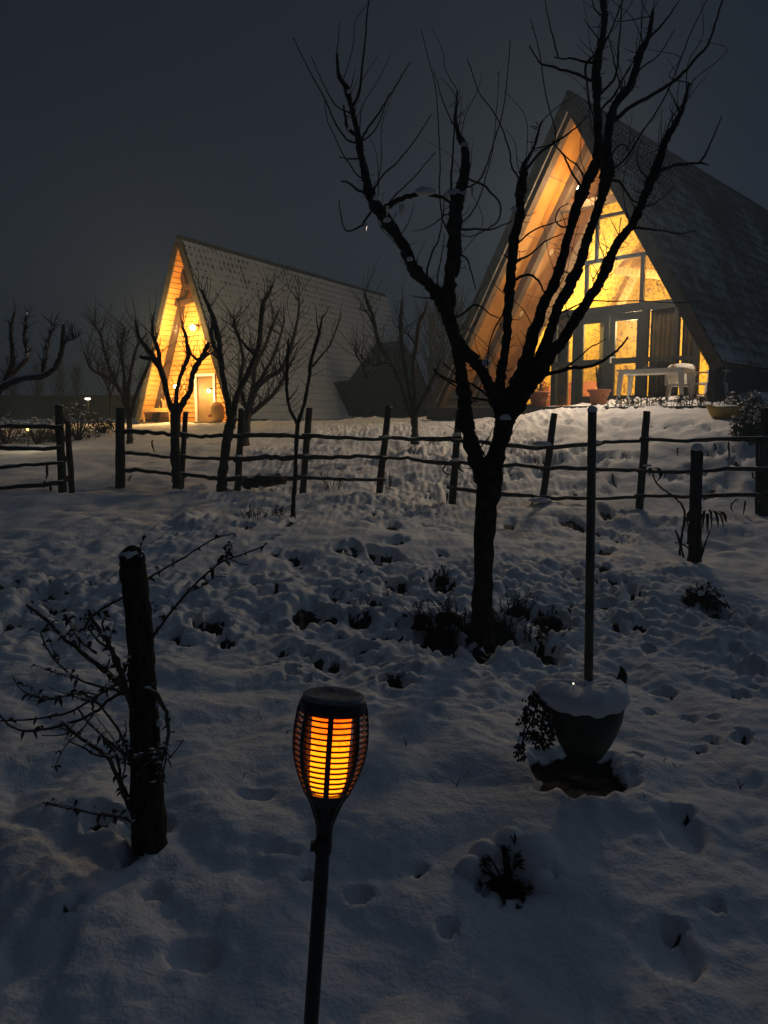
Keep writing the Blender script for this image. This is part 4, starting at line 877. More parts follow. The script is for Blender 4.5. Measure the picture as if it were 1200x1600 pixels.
tree('dark goblet-shaped pruned tree against the orange porch light', 12.0, (277, 760), [
 ([(277,760,9),(275,730,9),(274,683,8.5),(275,650,9.5),(276,637,10)],0,0),([(272,640,7),(263,625,5.5),(253,583,5),(240,560,5.4),(228,543,3.6),(217,527,3),(214,515,2.4),(212,500,1.6)],0,-.4),
 ([(253,585,3.6),(249,565,4),(248,550,4),(243,535,3.6),(238,517,2.6),(240,492,1.4)],-.2,.3),([(279,640,7),(287,628,6),(297,610,5),(301,585,5),(309,568,5.4),(317,557,4.6),(322,545,4),(326,535,2.6)],0,-.3),
 ([(274,635,4),(276,610,3.6),(284,583,3.6),(294,557,4.2),(293,545,3.4),(290,523,3),(285,512,2.4),(284,504,1.2)],0,.5),([(242,560,3.4),(230,560,3.6),(218,557,3)],-.3,-.2),([(312,565,2.6),(300,555,2),(296,545,1.4),(292,535,1)],-.2,-.5)],
 group=OG, m=BARKS, spur=(.06, .07, .0045), seed=14, shoots=100, shoot_len=.55)
tree('tall dark forked tree before the front of the snowy roof', 12.0, (346, 760), [
 ([(346,760,9),(349,730,8.5),(354,690,8.5),(360,662,9.5),(363,652,9)],0,0),([(360,655,6.5),(356,630,5.4),(352,610,5),(346,570,5),(343,540,4.8),(338,512,5.2),(329,486,4),(321,468,3),(311,449,1.6)],0,-.4),
 ([(364,650,6.5),(372,615,5.4),(393,572,5),(404,540,4.6),(408,505,4.4),(411,475,4),(418,462,3.2),(426,446,1.4)],0,.3),([(345,560,3),(334,540,3),(330,520,3.4),(333,500,2)],-.2,.1),
 ([(400,555,2.6),(388,545,2.6),(372,525,2.4),(366,510,2.2),(365,492,1.4)],.2,.6),([(340,560,2),(330,552,2),(318,560,1.6),(305,560,1.2)],-.2,-.5)],
 group=OG, m=BARKS, spur=(.07, .08, .0045), seed=15, shoots=120, shoot_len=.6)
tree('broad bushy bare tree behind the tall forked tree', 16.5, (384, 688), [
 ([(384,688,6.5),(386,665,6.5),(388,640,6.5)],0,0),([(387,648,5),(400,610,4.6),(420,590,4.2),(440,575,4),(455,540,3.4),(465,500,2.6),(468,470,1.4)],0,-.4),([(388,640,5),(396,600,4),(400,570,3.6),(415,540,3),(425,510,2.6),(436,484,1.4)],0,.5),
 ([(386,645,4.6),(376,600,3.6),(380,560,3),(372,525,2),(366,500,1.2)],0,.3),([(398,605,3),(418,575,3),(432,545,2.4),(445,500,1.4)],0,-.6),([(388,650,4.4),(410,632,3.8),(432,610,3.4),(446,585,2.6),(458,560,1.6)],0,-.2)],
 group=OG, m=BARKF, spur=(.10, .12, .006), seed=16, shoots=220, shoot_len=1.0)
tree('slender dark two-forked sapling standing in front of the fence', 9.3, (458, 797), [
 ([(458,797,4.4),(460,760,4),(463,700,3.8),(465,660,4)],0,0),([(464,662,3.2),(453,640,2.8),(449,620,2.8),(448,590,3.2),(449,560,3),(450,545,2.4),(451,528,1.4)],0,-.2),
 ([(466,660,3.4),(477,625,3),(483,590,3.2),(486,565,3.4),(496,530,3),(500,515,2.6),(504,492,1.2)],0,.3),([(488,573,2),(502,556,1.6),(515,540,1.4),(525,515,1.2),(533,493,.8)],.2,.5),([(450,590,1.6),(440,575,1.4),(436,560,1)],-.1,-.3)],
 [([(452,625),(462,612),(466,603)],1.2),([(497,522),(495,500),(493,475)],1.1),([(503,500),(510,488),(512,480)],1.0)], m=BARK, spur=(.07, .05, .003), seed=17, shoots=26, shoot_len=.3)
tree('snow-streaked forked bare tree between the two houses', 14.5, (648, 684), [
 ([(648,684,7),(648,665,6.5),(646,648,7)],0,0),([(643,650,5),(636,630,4.2),(628,606,3.8),(620,585,3.8),(610,565,4),(600,550,4),(594,543,3.4),(588,520,3),(583,495,3.2),(575,475,3),(569,456,1.4)],0,-.5),
 ([(645,650,4.4),(641,620,4),(634,580,3.8),(628,540,3.8),(626,510,4.4),(627,490,3.6),(629,466,1.4)],0,.2),([(648,650,5),(649,620,4),(646,570,4),(651,535,4.2),(655,505,4),(663,490,3.4),(668,470,1.6)],0,.4),
 ([(650,650,5),(656,635,4.4),(668,610,4),(680,585,3),(690,560,2)],0,-.4),([(612,567,2.4),(600,566,2.2),(585,570,2),(570,563,1.8),(561,552,1.2)],-.3,-.6),([(586,515,1.8),(575,490,1.6),(562,483,1)],-.4,-.6),([(650,540,2.4),(640,525,2),(630,518,1.6)],.2,.3),
 ([(571,590,1.8),(566,570,1.6),(558,558,1.4),(556,548,1)],-.5,-.6)],
 group=OG, m=BARKS, spur=(.07, .08, .005), seed=18, shoots=130, shoot_len=.8)
# thin bare trees far behind
def back_tree(px, py, D, h, label, seed, n=60):
    rs = random.Random(seed); p = U(px, py, D); p[2] = base_h(p[0], p[1]) - .1; t_ = thing('bare_tree', label, 'tree', p, 0, 'thin bare trees in the haze behind')
    MB().tube([(0, 0, 0), (rs.gauss(0, .1), rs.gauss(0, .1), h*.4), (rs.gauss(0, .25), rs.gauss(0, .25), h*.95)], [.09, .06, .012], n=6, sub=4, rough=.08, seed=seed).build('trunk', BARKF, t_, True)
    m_ = MB()
    for i in range(n):
        z = h*rs.uniform(.15, .85); a = rs.uniform(0, 6.28); l = (h - z)*rs.uniform(.3, .75) + .3
        d = np.array([math.cos(a)*.45, math.sin(a)*.45, 1.0]); c = np.array([0, 0, z])
        m_.tube([c, c + d*l*.4 + [0, 0, -.05*l], c + d*l*.85 + [rs.gauss(0, .08)*l, rs.gauss(0, .08)*l, .1*l]], [.022, .014, .005], n=4, sub=3, wob=.5, seed=i)
    o = m_.build('branches', TWIG, t_); o['kind'] = 'stuff'
for i, (px, D, h, lb) in enumerate([(692, 27, 4.6, 'faint bare tree in the gap between the houses, nearer the big tree'), (712, 31, 5.6, 'faint taller bare tree rising beside the left slope of the large roof'), (672, 33, 5.2, 'faint bare tree just behind the dark wing of the distant house'),
      (95, 52, 4.4, 'faint bare tree over the long low building, left of the lamp'), (60, 56, 4.6, 'faint bare tree over the long low building near the left edge'), (122, 54, 4.2, 'faint bare tree just behind the white garden lamp'), (20, 54, 4.4, 'faint bare tree at the far left corner')]):
    back_tree(px, 650, D, h, lb, 40 + i, 80)
# ================================================================== FENCES
def post(par, root, a, b_, r, D, seed, m=POST, taper=.9, n=9):
    P0 = U(b_[0], b_[1] + 14, D); P1 = U(a[0], a[1], D); k = D/FPX
    v, f = tube([P0, P0*.6 + P1*.4, P1*.96 + P0*.04, P1], [r*k, r*k*.97, r*k*taper, r*k*taper*.92], n=n, sub=3, rough=.05, wob=.06, seed=seed); return mesh_obj('post', v - root, f, m, par, False)
def rail(par, root, pts, r, seed, m=RAIL):
    P = [U(p[0], p[1], p[2]) for p in pts]; k = pts[0][2]/FPX
    v, f = tube(P, [r*k*(1 + .18*math.sin(seed*2.1 + i)) for i in range(len(P))], n=7, sub=4, rough=.10, wob=.22, seed=seed); return mesh_obj('rail', v - root, f, m, par, True)
FD = lambda px: float(np.interp(px, [188, 285, 375, 478, 600, 711, 856, 1004, 1190, 1260], [12.5, 12.3, 12.1, 11.8, 11.5, 11.2, 10.8, 10.3, 9.8, 9.6]))
root = U(690, 770, 11.2)
fc = thing('fence', 'rustic rail fence crossing the garden from the gap to the right edge', 'fence', root)
for i, (a, b_, r) in enumerate([((188, 640), (188, 756), 7.6), ((290, 645), (283, 757), 4.6), ((377, 640), (371, 758), 5.4), ((483, 640), (472, 769), 5.4), ((607, 637), (592, 766), 5.4), ((717, 645), (706, 780), 6), ((866, 648), (848, 774), 5.6), ((1011, 645), (998, 793), 6.2), ((1196, 640), (1193, 800), 8), ((1184, 690), (1182, 798), 3)]):
    post(fc, root, a, b_, r, FD(b_[0]), i + 50)
    if i in (1, 4, 5, 6, 2): lump(a[0] + 1, a[1] - 1, 9, 4, FD(b_[0]), fc, root, i, 'snow_cap')
rl = []
top = [(190, 671), (285, 680), (373, 680), (479, 682), (601, 685), (713, 687), (861, 698), (1006, 687), (1200, 687)]
top2 = [(190, 673), (285, 681), (373, 680), (479, 683), (601, 687), (713, 691), (861, 697), (1006, 690), (1260, 688)]
mid = [(190, 704), (285, 714), (373, 716), (476, 712), (598, 714), (710, 722), (854, 730), (1002, 735), (1200, 731)]
low = [(190, 733), (282, 741), (372, 748), (474, 748), (594, 748), (706, 764), (850, 777), (999, 776), (1200, 772)]
for li, Lr in enumerate((top, mid, low)):
    for i in range(len(Lr)-1):
        (xa, ya), (xb, yb3) = Lr[i], Lr[i+1]; rs = random.Random(li*20 + i)
        if (li, i) == (2, 4): xa, ya = 706, 760; xb, yb3 = 780, 771
        off = -.07 if i % 2 else .05
        o1, o2 = rs.uniform(-3, 3), rs.uniform(-3, 3)
        pts = [(xa - 8, ya + o1 - .5, FD(xa) + off), ((xa*.66 + xb*.34), ya*.66 + yb3*.34 + rs.uniform(-1, 3), FD(xa*.66 + xb*.34) + off), ((xa*.33 + xb*.67), ya*.33 + yb3*.67 + rs.uniform(-1, 3), FD(xa*.33 + xb*.67) + off), (xb + 8, yb3 + o2, FD(xb) + off)]
        rail(fc, root, pts, R.uniform(2.7, 3.7), li*30 + i + 1)
for i, a in enumerate([(846, 692, 30, 10), (712, 678, 12, 7), (843, 780, 34, 10), (712, 718, 16, 6), (930, 690, 22, 8), (605, 681, 14, 5), (1012, 727, 14, 5), (482, 710, 12, 5), (372, 712, 12, 4)]): lump(a[0], a[1], a[2], a[3], FD(a[0]) - .08, fc, root, i + 9)
# dead leaves and broken ends hanging from the rails
m_ = MB()
for i, (px, py, l) in enumerate([(238, 688, 18), (205, 742, 10), (697, 726, 20), (699, 770, 16), (720, 724, 14), (958, 740, 24), (1116, 693, 12), (1032, 733, 20), (1040, 735, 14), (1060, 700, 12), (1176, 738, 14), (1150, 780, 20), (1165, 782, 22), (1138, 690, 30), (832, 782, 8), (740, 730, 22), (736, 700, 30)]):
    D = FD(px) - .05; p = U(px, py, D); k = D/FPX
    m_.tube([p, p + [R.gauss(0, .02), -.02, -l*k*.5], p + [R.gauss(0, .05), 0, -l*k]], [1.2*k, 1.6*k, .5*k], n=4, sub=3, wob=.3, seed=i)
o = mesh_obj('dead_stalks', np.concatenate(m_.v) - root, m_.f, TWIG, fc); o['kind'] = 'stuff'
root2 = U(90, 768, 11.5)
f2 = thing('fence', 'shorter rustic rail fence at the left edge ending at the gap', 'fence', root2)
post(f2, root2, (92, 634), (98, 768), 6.6, 11.5, 71); post(f2, root2, (106, 662), (113, 768), 4.6, 11.9, 72)
post(f2, root2, (-60, 640), (-58, 770), 6.5, 11.3, 73)
for i, (ya, yb3) in enumerate(((665, 669), (698, 700), (729, 722), (762, 754))):
    rail(f2, root2, [(-70, ya - 2, 11.25), (-10, ya + 1, 11.3), (40, (ya + yb3)/2 + (1 if i else -2), 11.36), (98, yb3, 11.42)], 3.4, 80 + i)
    rail(f2, root2, [(95, 650 + 29*i, 11.52), (102, 658 + 29*i, 11.7), (110, 666 + 29*i, 11.9)], 3.0, 90 + i)
lump(92, 632, 12, 5, 11.5, f2, root2, 3, 'snow_cap')
m_ = MB(); p = U(75, 726, 11.4); k = 11.4/FPX
for (px, py, l) in ((74, 725, 24), (80, 757, 12), (70, 752, 10)):
    p = U(px, py, 11.38); m_.tube([p, p + [-.01, 0, -l*k*.5], p + [-.03, 0, -l*k]], [1.6*k, 2.2*k, .7*k], n=5, sub=3, wob=.3)
o = mesh_obj('dead_stalks', np.concatenate(m_.v) - root2, m_.f, TWIG, f2); o['kind'] = 'stuff'
# dark log lying at the fence foot
p0 = U(384, 756, 12.0); p1 = U(446, 750, 11.8)
v, f = tube([p0, (p0 + p1)/2 + [0, 0, .02], p1], [.09, .10, .075], n=9, sub=4, rough=.1, wob=.08, seed=5)
lg = mesh_obj('log', v, f, RAIL); tag(lg, 'dark log lying along the foot of the fence', 'log')
# ================================================================== FOREGROUND POSTS
p = G(232, 1300, 1.5); D = 2.9; root = U(232, 1300, D)
wp = thing('wooden_post', 'thick black wooden post with snow on top among rose canes', 'post', root)
k = D/FPX
def bark_post(par, root, pts, D, seed):
    P = [U(a, b_, D) for a, b_, r in pts]; rr = [r*D/FPX for a, b_, r in pts]
    v, f = tube(P, rr, n=18, sub=5, rough=.04, wob=.03, seed=seed); return mesh_obj('timber', v - root, f, POST, par, True)
bark_post(wp, root, [(233, 1325, 27), (231, 1260, 26), (227, 1150, 23), (222, 1050, 21), (217, 970, 20), (209, 900, 20), (206, 872, 19), (205, 866, 16)], D, 4)
p = U(206, 866, D) - root; v, f = lathe([(.040, -.02), (.0435, -.004), (.040, .010), (.026, .018), (.004, .021)], 20, p, jit=.07, seed=2); mesh_obj('snow_cap', v, f, SNOW, wp, True)
for (px, py, a, b_) in ((250, 1128, 12, 14), (247, 1100, 8, 8)):
    lump(px, py, a, b_, D - .05, wp, root, px, 'snow_patch')
# rose canes
rb = thing('rose_bush', 'sprawling bare rose canes with curled leaves around the thick post', 'bush', U(200, 1290, 2.9)); rroot = np.array(rb.location)
canes = [([(210,1110),(196,1079),(168,1051),(133,1023),(98,995),(70,967),(42,944)],4.2,.25),([(205,1100),(191,1058),(175,1016),(154,984),(137,953)],4.2,-.1),([(205,1090),(180,1078),(154,1072),(122,1061),(91,1037),(73,1012),(63,988)],2.2,.35),
 ([(240,1070),(210,1061),(182,1070),(154,1086),(115,1110),(70,1121),(35,1125),(0,1126)],2.3,.3),([(243,1090),(224,1079),(182,1086),(147,1114),(105,1131),(52,1142),(17,1135),(-6,1110)],2.6,.2),([(147,1105),(133,1086),(115,1084),(92,1090),(70,1093),(35,1079),(19,1056)],1.6,.1),
 ([(130,985),(150,958),(192,932),(227,906),(290,869),(332,843),(362,834)],2.0,.5),([(225,1030),(234,1005),(259,967),(294,925),(322,897),(350,876),(382,865),(413,853)],2.1,.2),([(348,877),(354,864),(358,857)],1.2,.2),
 ([(210,1275),(201,1261),(189,1226),(168,1184),(140,1163),(115,1145),(100,1130)],3.4,-.1),([(210,1190),(206,1187),(175,1163),(140,1131),(120,1105)],2.4,.2),([(205,1185),(196,1166),(182,1135),(154,1100),(140,1088)],2.2,-.2),
 ([(225,1075),(245,1086),(262,1121),(260,1163),(252,1191),(245,1240)],3.2,-.1),([(215,1290),(192,1278),(170,1275),(140,1270),(100,1262),(66,1254)],1.5,-.3),([(207,1260),(190,1220),(182,1180),(165,1160),(160,1150)],2.4,.0),([(235,1230),(252,1215),(258,1190),(262,1160)],1.6,-.1),([(150,1020),(125,1000),(115,985),(108,965)],2.2,.2),([(180,1040),(172,1010),(160,975),(170,960)],2,.1)]
_r = random.Random(31)
for pts, r, dz in list(canes):                      # thinner side canes
    for _ in range(2):
        j = _r.randrange(1, len(pts) - 1); x, y = pts[j]; dx, dy = pts[j+1][0] - x, pts[j+1][1] - y; a = _r.uniform(-.8, .8); q = _r.uniform(.9, 1.9)
        ex, ey = (dx*math.cos(a) - dy*math.sin(a))*q, (dx*math.sin(a) + dy*math.cos(a))*q
        canes.append(([(x, y), (x + ex*.4 + _r.gauss(0, 2), y + ey*.4 + _r.gauss(0, 2)), (x + ex*.8 + _r.gauss(0, 4), y + ey*.8 + _r.gauss(0, 3)), (x + ex*1.2, y + ey*1.2 + _r.uniform(-8, 4))], max(1.0, r*.5), dz + _r.uniform(-.2, .2)))
lf = MB(); ls = MB()
for i, (pts, r, dz) in enumerate(canes):
    rs = random.Random(i); P = np.array([U(a, b_, 2.86 + dz*j/(len(pts)-1)) for j, (a, b_) in enumerate(pts)])
    v, f = tube(P, np.linspace(r*1.15, r*.6, len(P))*2.9/FPX, n=7, sub=5, wob=.2, rough=.06, seed=i); mesh_obj('cane', v - rroot, f, mat('rose_cane', (.05, .038, .03), .8, (.10, .08, .062), 20, snow=(1.3, 22, .8)) if i == 0 else bpy.data.materials['rose_cane'], rb, True)
    Q = catmull(P, 6)
    for j in range(2, len(Q), 2):
        if rs.random() < (.6 if i < 18 else .25):
            for h_ in range(rs.choice([1, 2, 3, 3])):
                c = Q[j]; d = np.array([rs.gauss(0, 1), rs.gauss(0, 1), rs.gauss(-.1, .8)]); d /= np.linalg.norm(d); l = rs.uniform(.014, .04); s_ = np.cross(d, [rs.gauss(0, 1), rs.gauss(0, 1), rs.gauss(0, 1)]); s_ /= np.linalg.norm(s_) + 1e-6; s_ *= l*.19
                u_ = np.array([0, 0, 1.0]); t1 = c + d*l*.4 + u_*l*.18; t2 = c + d*l*.75 + u_*l*.12; t3 = c + d*l - u_*l*.22
                lf.add([c, t1 + s_, t1 - s_, t2 + s_*.9, t2 - s_*.9, t3], [[0, 1, 2], [1, 3, 4, 2], [3, 5, 4]])
        if rs.random() < .16:
            rr = rs.uniform(.005, .011); v, f = lathe([(rr*.5, -rr*.1), (rr, rr*.1), (rr*.6, rr*.5), (.001, rr*.65)], 7, Q[j] + np.array([0, 0, .008]), jit=.15, seed=j); v[:, 0] = (v[:, 0] - Q[j][0])*1.5 + Q[j][0]; ls.add(v, f)
o = lf.build('curled_leaves', LEAF, rb, local=rroot); o['kind'] = 'stuff'
o = ls.build('snow_tufts', SNOW, rb, True, local=rroot); o['kind'] = 'stuff'
# small post at the right with a drooping creeper
D = 7.5; root = U(1087, 866, D)
sp2 = thing('wooden_post', 'short round wooden post with snow cap and creeper right of the pole', 'post', root)
bark_post(sp2, root, [(1085, 880, 10.5), (1086, 850, 10), (1087, 780, 9), (1089, 710, 9), (1089, 703, 8.6)], D, 9)
p = U(1089, 702, D) - root; v, f = lathe([(.055, -.015), (.06, 0), (.055, .03), (.035, .055), (.004, .062)], 18, p, jit=.04); mesh_obj('snow_cap', v, f, SNOW, sp2, True)
cr = thing('creeper', 'dark creeper with long drooping leaves against the short post', 'plant', root + np.array([-.1, -.1, 0])); croot = np.array(cr.location)
for i, (pts, r) in enumerate([([(1062,868),(1064,845),(1067,827),(1070,804),(1066,790),(1058,781),(1044,770),(1030,759),(1022,748),(1019,734)],1.8), ([(1064,850),(1060,840),(1055,828)],2), ([(1068,872),(1064,850)],1.6), ([(1094,874),(1102,850),(1109,828)],1.6), ([(1080,860),(1066,850),(1055,848)],1.4), ([(1086,860),(1092,820),(1100,800)],1.8), ([(1075,850),(1078,815),(1086,798)],1.8)]):
    P = [U(a, b_, D - .1) for a, b_ in pts]; v, f = tube(P, np.linspace(r*1.1, r*.6, len(P))*D/FPX, n=6, sub=4, wob=.2, seed=i); mesh_obj('stem', v - croot, f, TWIG, cr, True)
def droop(px, py, dx, ln, D, wd, rs):
    p = U(px, py, D); k = D/FPX; side = np.array([wd*k*.5, .0, 0]); side[1] = rs.uniform(-1, 1)*wd*k*.4; o = [p]
    V = []
    for q in (0, .25, .5, .75, 1):
        c = p + np.array([dx*k*math.sin(q*1.5), -.02*q, (-ln*q*q - 0)*k + 4*k*math.sin(q*3.1)]); ww = math.sin(max(.06, q)*math.pi*.94)
        V += [c - side*ww, c + side*ww]
    return V, [[2*i, 2*i+1, 2*i+3, 2*i+2] for i in range(4)]
rs = random.Random(5)
for i, (px, py, dx, ln) in enumerate([(1100, 800, -22, 22), (1098, 799, -12, 28), (1102, 798, -4, 30), (1106, 797, 6, 28), (1110, 799, 12, 26), (1112, 801, 18, 24), (1114, 800, 20, 16), (1092, 800, -20, 10), (1096, 798, -28, 30), (1105, 803, 0, 30), (1022, 733, 8, 12), (1020, 732, 12, 16), (1018, 733, -4, 10), (1085, 800, -12, 20), (1090, 800, 4, 26)]):
    v, f = droop(px, py, dx, ln, D - .12, 6, rs); mesh_obj('leaf', np.array(v) - croot, f, LEAF, cr, True)
# ================================================================== POT AND BAMBOO POLE
D = 3.4; k = D/FPX; base = POTB.copy()
zt_ = U(912, 1083, D)[2]; hp = zt_ - base[2]
pot = thing('plant_pot', 'round dark green pot heaped with snow around the bamboo pole', 'pot', base)
pr = [(.06, 0), (.085, hp*.1), (.115, hp*.28), (.141, hp*.48), (.159, hp*.68), (.165, hp*.84), (.158, hp*.95), (.15, hp), (.136, hp), (.14, hp*.9)]
MB().lathe(pr, 40).build('pot_body', GREENP, pot, True)
rs = np.random.RandomState(4); V = []; n = 40
prof = [(.150, -.025, 0), (.170, -.02, 1), (.184, .008, 1), (.180, .038, .9), (.158, .058, .9), (.12, .064, .8), (.085, .061, .6), (.05, .056, .3), (.004, .053, 0)]
for (r, z, j) in prof:
    for i in range(n):
        a = 2*math.pi*i/n; q = r*(1 + j*.09*perlin(3*math.cos(a) + 9, 3*math.sin(a) + z*4)*1.6); ov = .035*j*max(0, math.cos(a - 3.0))
        dzz = (-.04*abs(perlin(2.2*a, 3.3)) if z < .02 else .035*perlin(5*math.cos(a)*r*8, 5*math.sin(a)*r*8))
        V.append([(q + ov)*math.cos(a), q*math.sin(a), hp + z + dzz])
Fc = [[i*n + j, i*n + (j+1) % n, (i+1)*n + (j+1) % n, (i+1)*n + j] for i in range(len(prof)-1) for j in range(n)] + [list(range(n))[::-1], [(len(prof)-1)*n + j for j in range(n)]]
mesh_obj('snow_heap', V, Fc, SNOW, pot, True)
P0 = U(920, 1078, D); P1 = U(925.5, 643, D); P0[2] -= .12
pole = thing('bamboo_pole', 'tall upright bamboo pole standing in the snow-filled pot', 'pole', P0)
d = P1 - P0; kn = [0, .2, .36, .53, .69, .85, 1.0]
for i in range(len(kn)-1):
    a = P0 + d*kn[i]; b_ = P0 + d*kn[i+1]
    v, f = tube([a, a + (b_-a)*.02, a + (b_-a)*.05, a + (b_-a)*.5, a + (b_-a)*.95, b_], [.0205, .0215, .0195, .019, .0195, .0215], n=14, sub=2); mesh_obj('cane_section', v - P0, f, BAMBOO, pole, True)
v, f = lathe([(.018, -.005), (.023, .004), (.020, .016), (.010, .024), (.001, .026)], 14, d, jit=.05); mesh_obj('snow_cap', v, f, SNOW, pole, True)
# trailing withered plant in the pot
tp = thing('trailing_plant', 'withered plant hanging over the left side of the green pot', 'plant', U(850, 1110, D)); tr_ = np.array(tp.location)
st = MB(); lv = MB(); rs = random.Random(8)
for i, pts in enumerate([[(845,1085),(836,1112),(825,1140),(814,1165),(811,1180)],[(850,1090),(848,1120),(846,1150),(844,1165)],[(858,1092),(858,1125),(862,1150)],[(866,1095),(866,1130),(856,1160)],[(862,1100),(872,1130),(876,1150)],[(840,1085),(830,1090),(824,1110),(820,1125)],[(840,1148),(834,1144),(834,1156)]]):
    P = np.array([U(a, b_, D - .06 - .05*rs.random()) for a, b_ in pts]); st.tube(P, [1.1*k]*len(P), n=5, sub=4, wob=.4, seed=i)
    Q = catmull(P, 6)
    for c in Q:
        for _ in range(4):
            e_ = c + np.array([rs.gauss(0, .012), rs.gauss(0, .012), rs.gauss(0, .008)]); d = np.array([rs.gauss(0, .5), rs.gauss(0, .5), -1.0]); d /= np.linalg.norm(d); l = rs.uniform(.015, .034); s_ = np.cross(d, [rs.random(), 1, rs.random()]); s_ *= l*.28
            lv.add([e_, e_ + d*l*.5 + s_, e_ + d*l, e_ + d*l*.5 - s_], [[0, 1, 2, 3]])
st.build('stem', TWIG, tp, local=tr_); o = lv.build('withered_leaves', LEAF, tp, local=tr_); o['kind'] = 'stuff'
GL = thing('solar_stake', 'small warm light point in the snow of the green pot', 'lamp', U(896, 1068, D - .17))
MB().lathe([(.001, -.005), (.004, 0), (.001, .004)], 10).build('lamp_tip', emit('tiny_lamp', (1, .9, .6), 2.5), GL, True); MB().tube([(0, 0, -.03), (0, 0, -.004)], .0015, n=5, sub=1).build('stake', BLACKP, GL)
# ================================================================== GARDEN TORCH
D = 1.3
P0 = U(483, 1640, D); P1 = U(521, 1091, D); ax = P1 - P0; Lt = np.linalg.norm(ax); ax /= Lt
P0 = P0 - ax*.22; Lt += .22
rotq = Vector((0, 0, 1)).rotation_difference(Vector(ax)).to_euler()
to = thing('garden_torch', 'black garden torch lamp glowing orange in the foreground snow', 'lamp', P0, rot=rotq)
zT = Lt                                        # top of the cap
prof = [(.0, .0535), (.02, .0590), (.05, .0625), (.075, .0630), (.10, .0600), (.125, .0530), (.15, .0425), (.165, .0350)]   # distance below top, radius
def cr_(s): return float(np.interp(s, [q[0] for q in prof], [q[1] for q in prof]))
MB().lathe([(.011, 0), (.0125, .04), (.0125, zT - .30), (.0118, zT - .265), (.0125, zT - .235)], 20).build('stem', BLACKP, to, True)
MB().lathe([(.0145, zT - .262), (.0148, zT - .25), (.0145, zT - .238)], 16).box((-.017, -.004, zT - .25), (.008, .012, .014)).build('collar', BLACKP, to)
nb = 8
for i in range(nb):                            # ribs run from the cap down to the stem
    a = 2*math.pi*i/nb - math.pi/2 + .02; cs, sn_ = math.cos(a), math.sin(a); V = []
    for s in np.concatenate([np.linspace(.006, .165, 14), np.linspace(.172, .218, 6)]):
        r = cr_(s) if s <= .165 else .035 + (.0125 - .035)*((s - .165)/.053)**.7
        hw = .0045 if s <= .165 else .0048 - .001*(s - .165)/.053
        for (dr, dt) in ((.0012, -hw), (.0012, hw), (-.0045, hw), (-.0045, -hw)):
            V.append([(r + dr)*cs - dt*sn_, (r + dr)*sn_ + dt*cs, zT - s])
    m = len(V)//4; Fc = [[4*j + q, 4*j + (q+1) % 4, 4*j + 4 + (q+1) % 4, 4*j + 4 + q] for j in range(m-1) for q in range(4)] + [[0, 3, 2, 1], [4*m-4, 4*m-3, 4*m-2, 4*m-1]]
    mesh_obj('rib', V, Fc, BLACKP, to)
CAGE = mat('cage_plastic', (.085, .07, .06), .3, (.10, .085, .07), 30, spec=.8)
for i in range(15):                            # cage rings
    s = .026 + .0093*i; r = cr_(s); n = 40; V = []
    for (dr, dz) in ((0, .0013), (0, -.0013), (-.0035, -.0013), (-.0035, .0013)):
        for j in range(n):
            a = 2*math.pi*j/n; V.append([(r + dr)*math.cos(a), (r + dr)*math.sin(a), zT - s + dz])
    mesh_obj('ring', V, [[q*n + j, q*n + (j+1) % n, ((q+1) % 4)*n + (j+1) % n, ((q+1) % 4)*n + j] for q in range(4) for j in range(n)], CAGE, to, True)
MB().lathe([(.0135, zT - .235), (.016, zT - .20), (.0215, zT - .183), (.031, zT - .170), (.0365, zT - .163), (.0375, zT - .158), (.033, zT - .155), (.01, zT - .155)], 32).build('cage_base', BLACKP, to, True)
MB().lathe([(.0555, zT - .021), (.0570, zT - .012), (.0545, zT - .002), (.050, zT + .003), (.044, zT + .001), (.0, zT + .0005)], 40).build('cap', BLACKP, to, True)
V = []; n = 40; prf = [(.052, -.001), (.0515, .005), (.047, .0085), (.040, .006), (.028, .0045), (.014, .005), (.0, .005)]
for (r, z) in prf:
    for j in range(n):
        a = 2*math.pi*j/n; V.append([r*(1 + .04*perlin(3*math.cos(a) + 5, 3*math.sin(a)))*math.cos(a), r*(1 + .04*perlin(3*math.cos(a) + 5, 3*math.sin(a)))*math.sin(a), zT + z + .0022*perlin(60*r*math.cos(a), 60*r*math.sin(a) + 3)])
mesh_obj('frost_cap', V, [[i*n + j, i*n + (j+1) % n, (i+1)*n + (j+1) % n, (i+1)*n + j] for i in range(len(prf)-1) for j in range(n)], FROST, to, True)
# flame diffuser: glows yellow low down, orange above
fm = bpy.data.materials.new('flame_diffuser'); fm.use_nodes = True; t = fm.node_tree; t.nodes.clear()
tc = t.nodes.new('ShaderNodeTexCoord'); se = t.nodes.new('ShaderNodeSeparateXYZ'); t.links.new(tc.outputs['Object'], se.inputs[0])
nz = t.nodes.new('ShaderNodeTexNoise'); nz.inputs['Scale'].default_value = 75; t.links.new(tc.outputs['Object'], nz.inputs['Vector'])
ma = t.nodes.new('ShaderNodeMath'); ma.operation = 'MULTIPLY_ADD'; ma.inputs[1].default_value = .075; t.links.new(nz.outputs['Fac'], ma.inputs[0]); t.links.new(se.outputs['Z'], ma.inputs[2])
mr = t.nodes.new('ShaderNodeMapRange'); mr.inputs[1].default_value = zT - .12; mr.inputs[2].default_value = zT + .018; t.links.new(ma.outputs[0], mr.inputs[0])
rp = t.nodes.new('ShaderNodeValToRGB'); rp.color_ramp.elements[0].color = (1, .21, .004, 1); rp.color_ramp.elements[1].color = (.6, .05, .0012, 1); q = rp.color_ramp.elements.new(.55); q.color = (1, .165, .0028, 1); q = rp.color_ramp.elements.new(.72); q.color = (.85, .095, .002, 1)
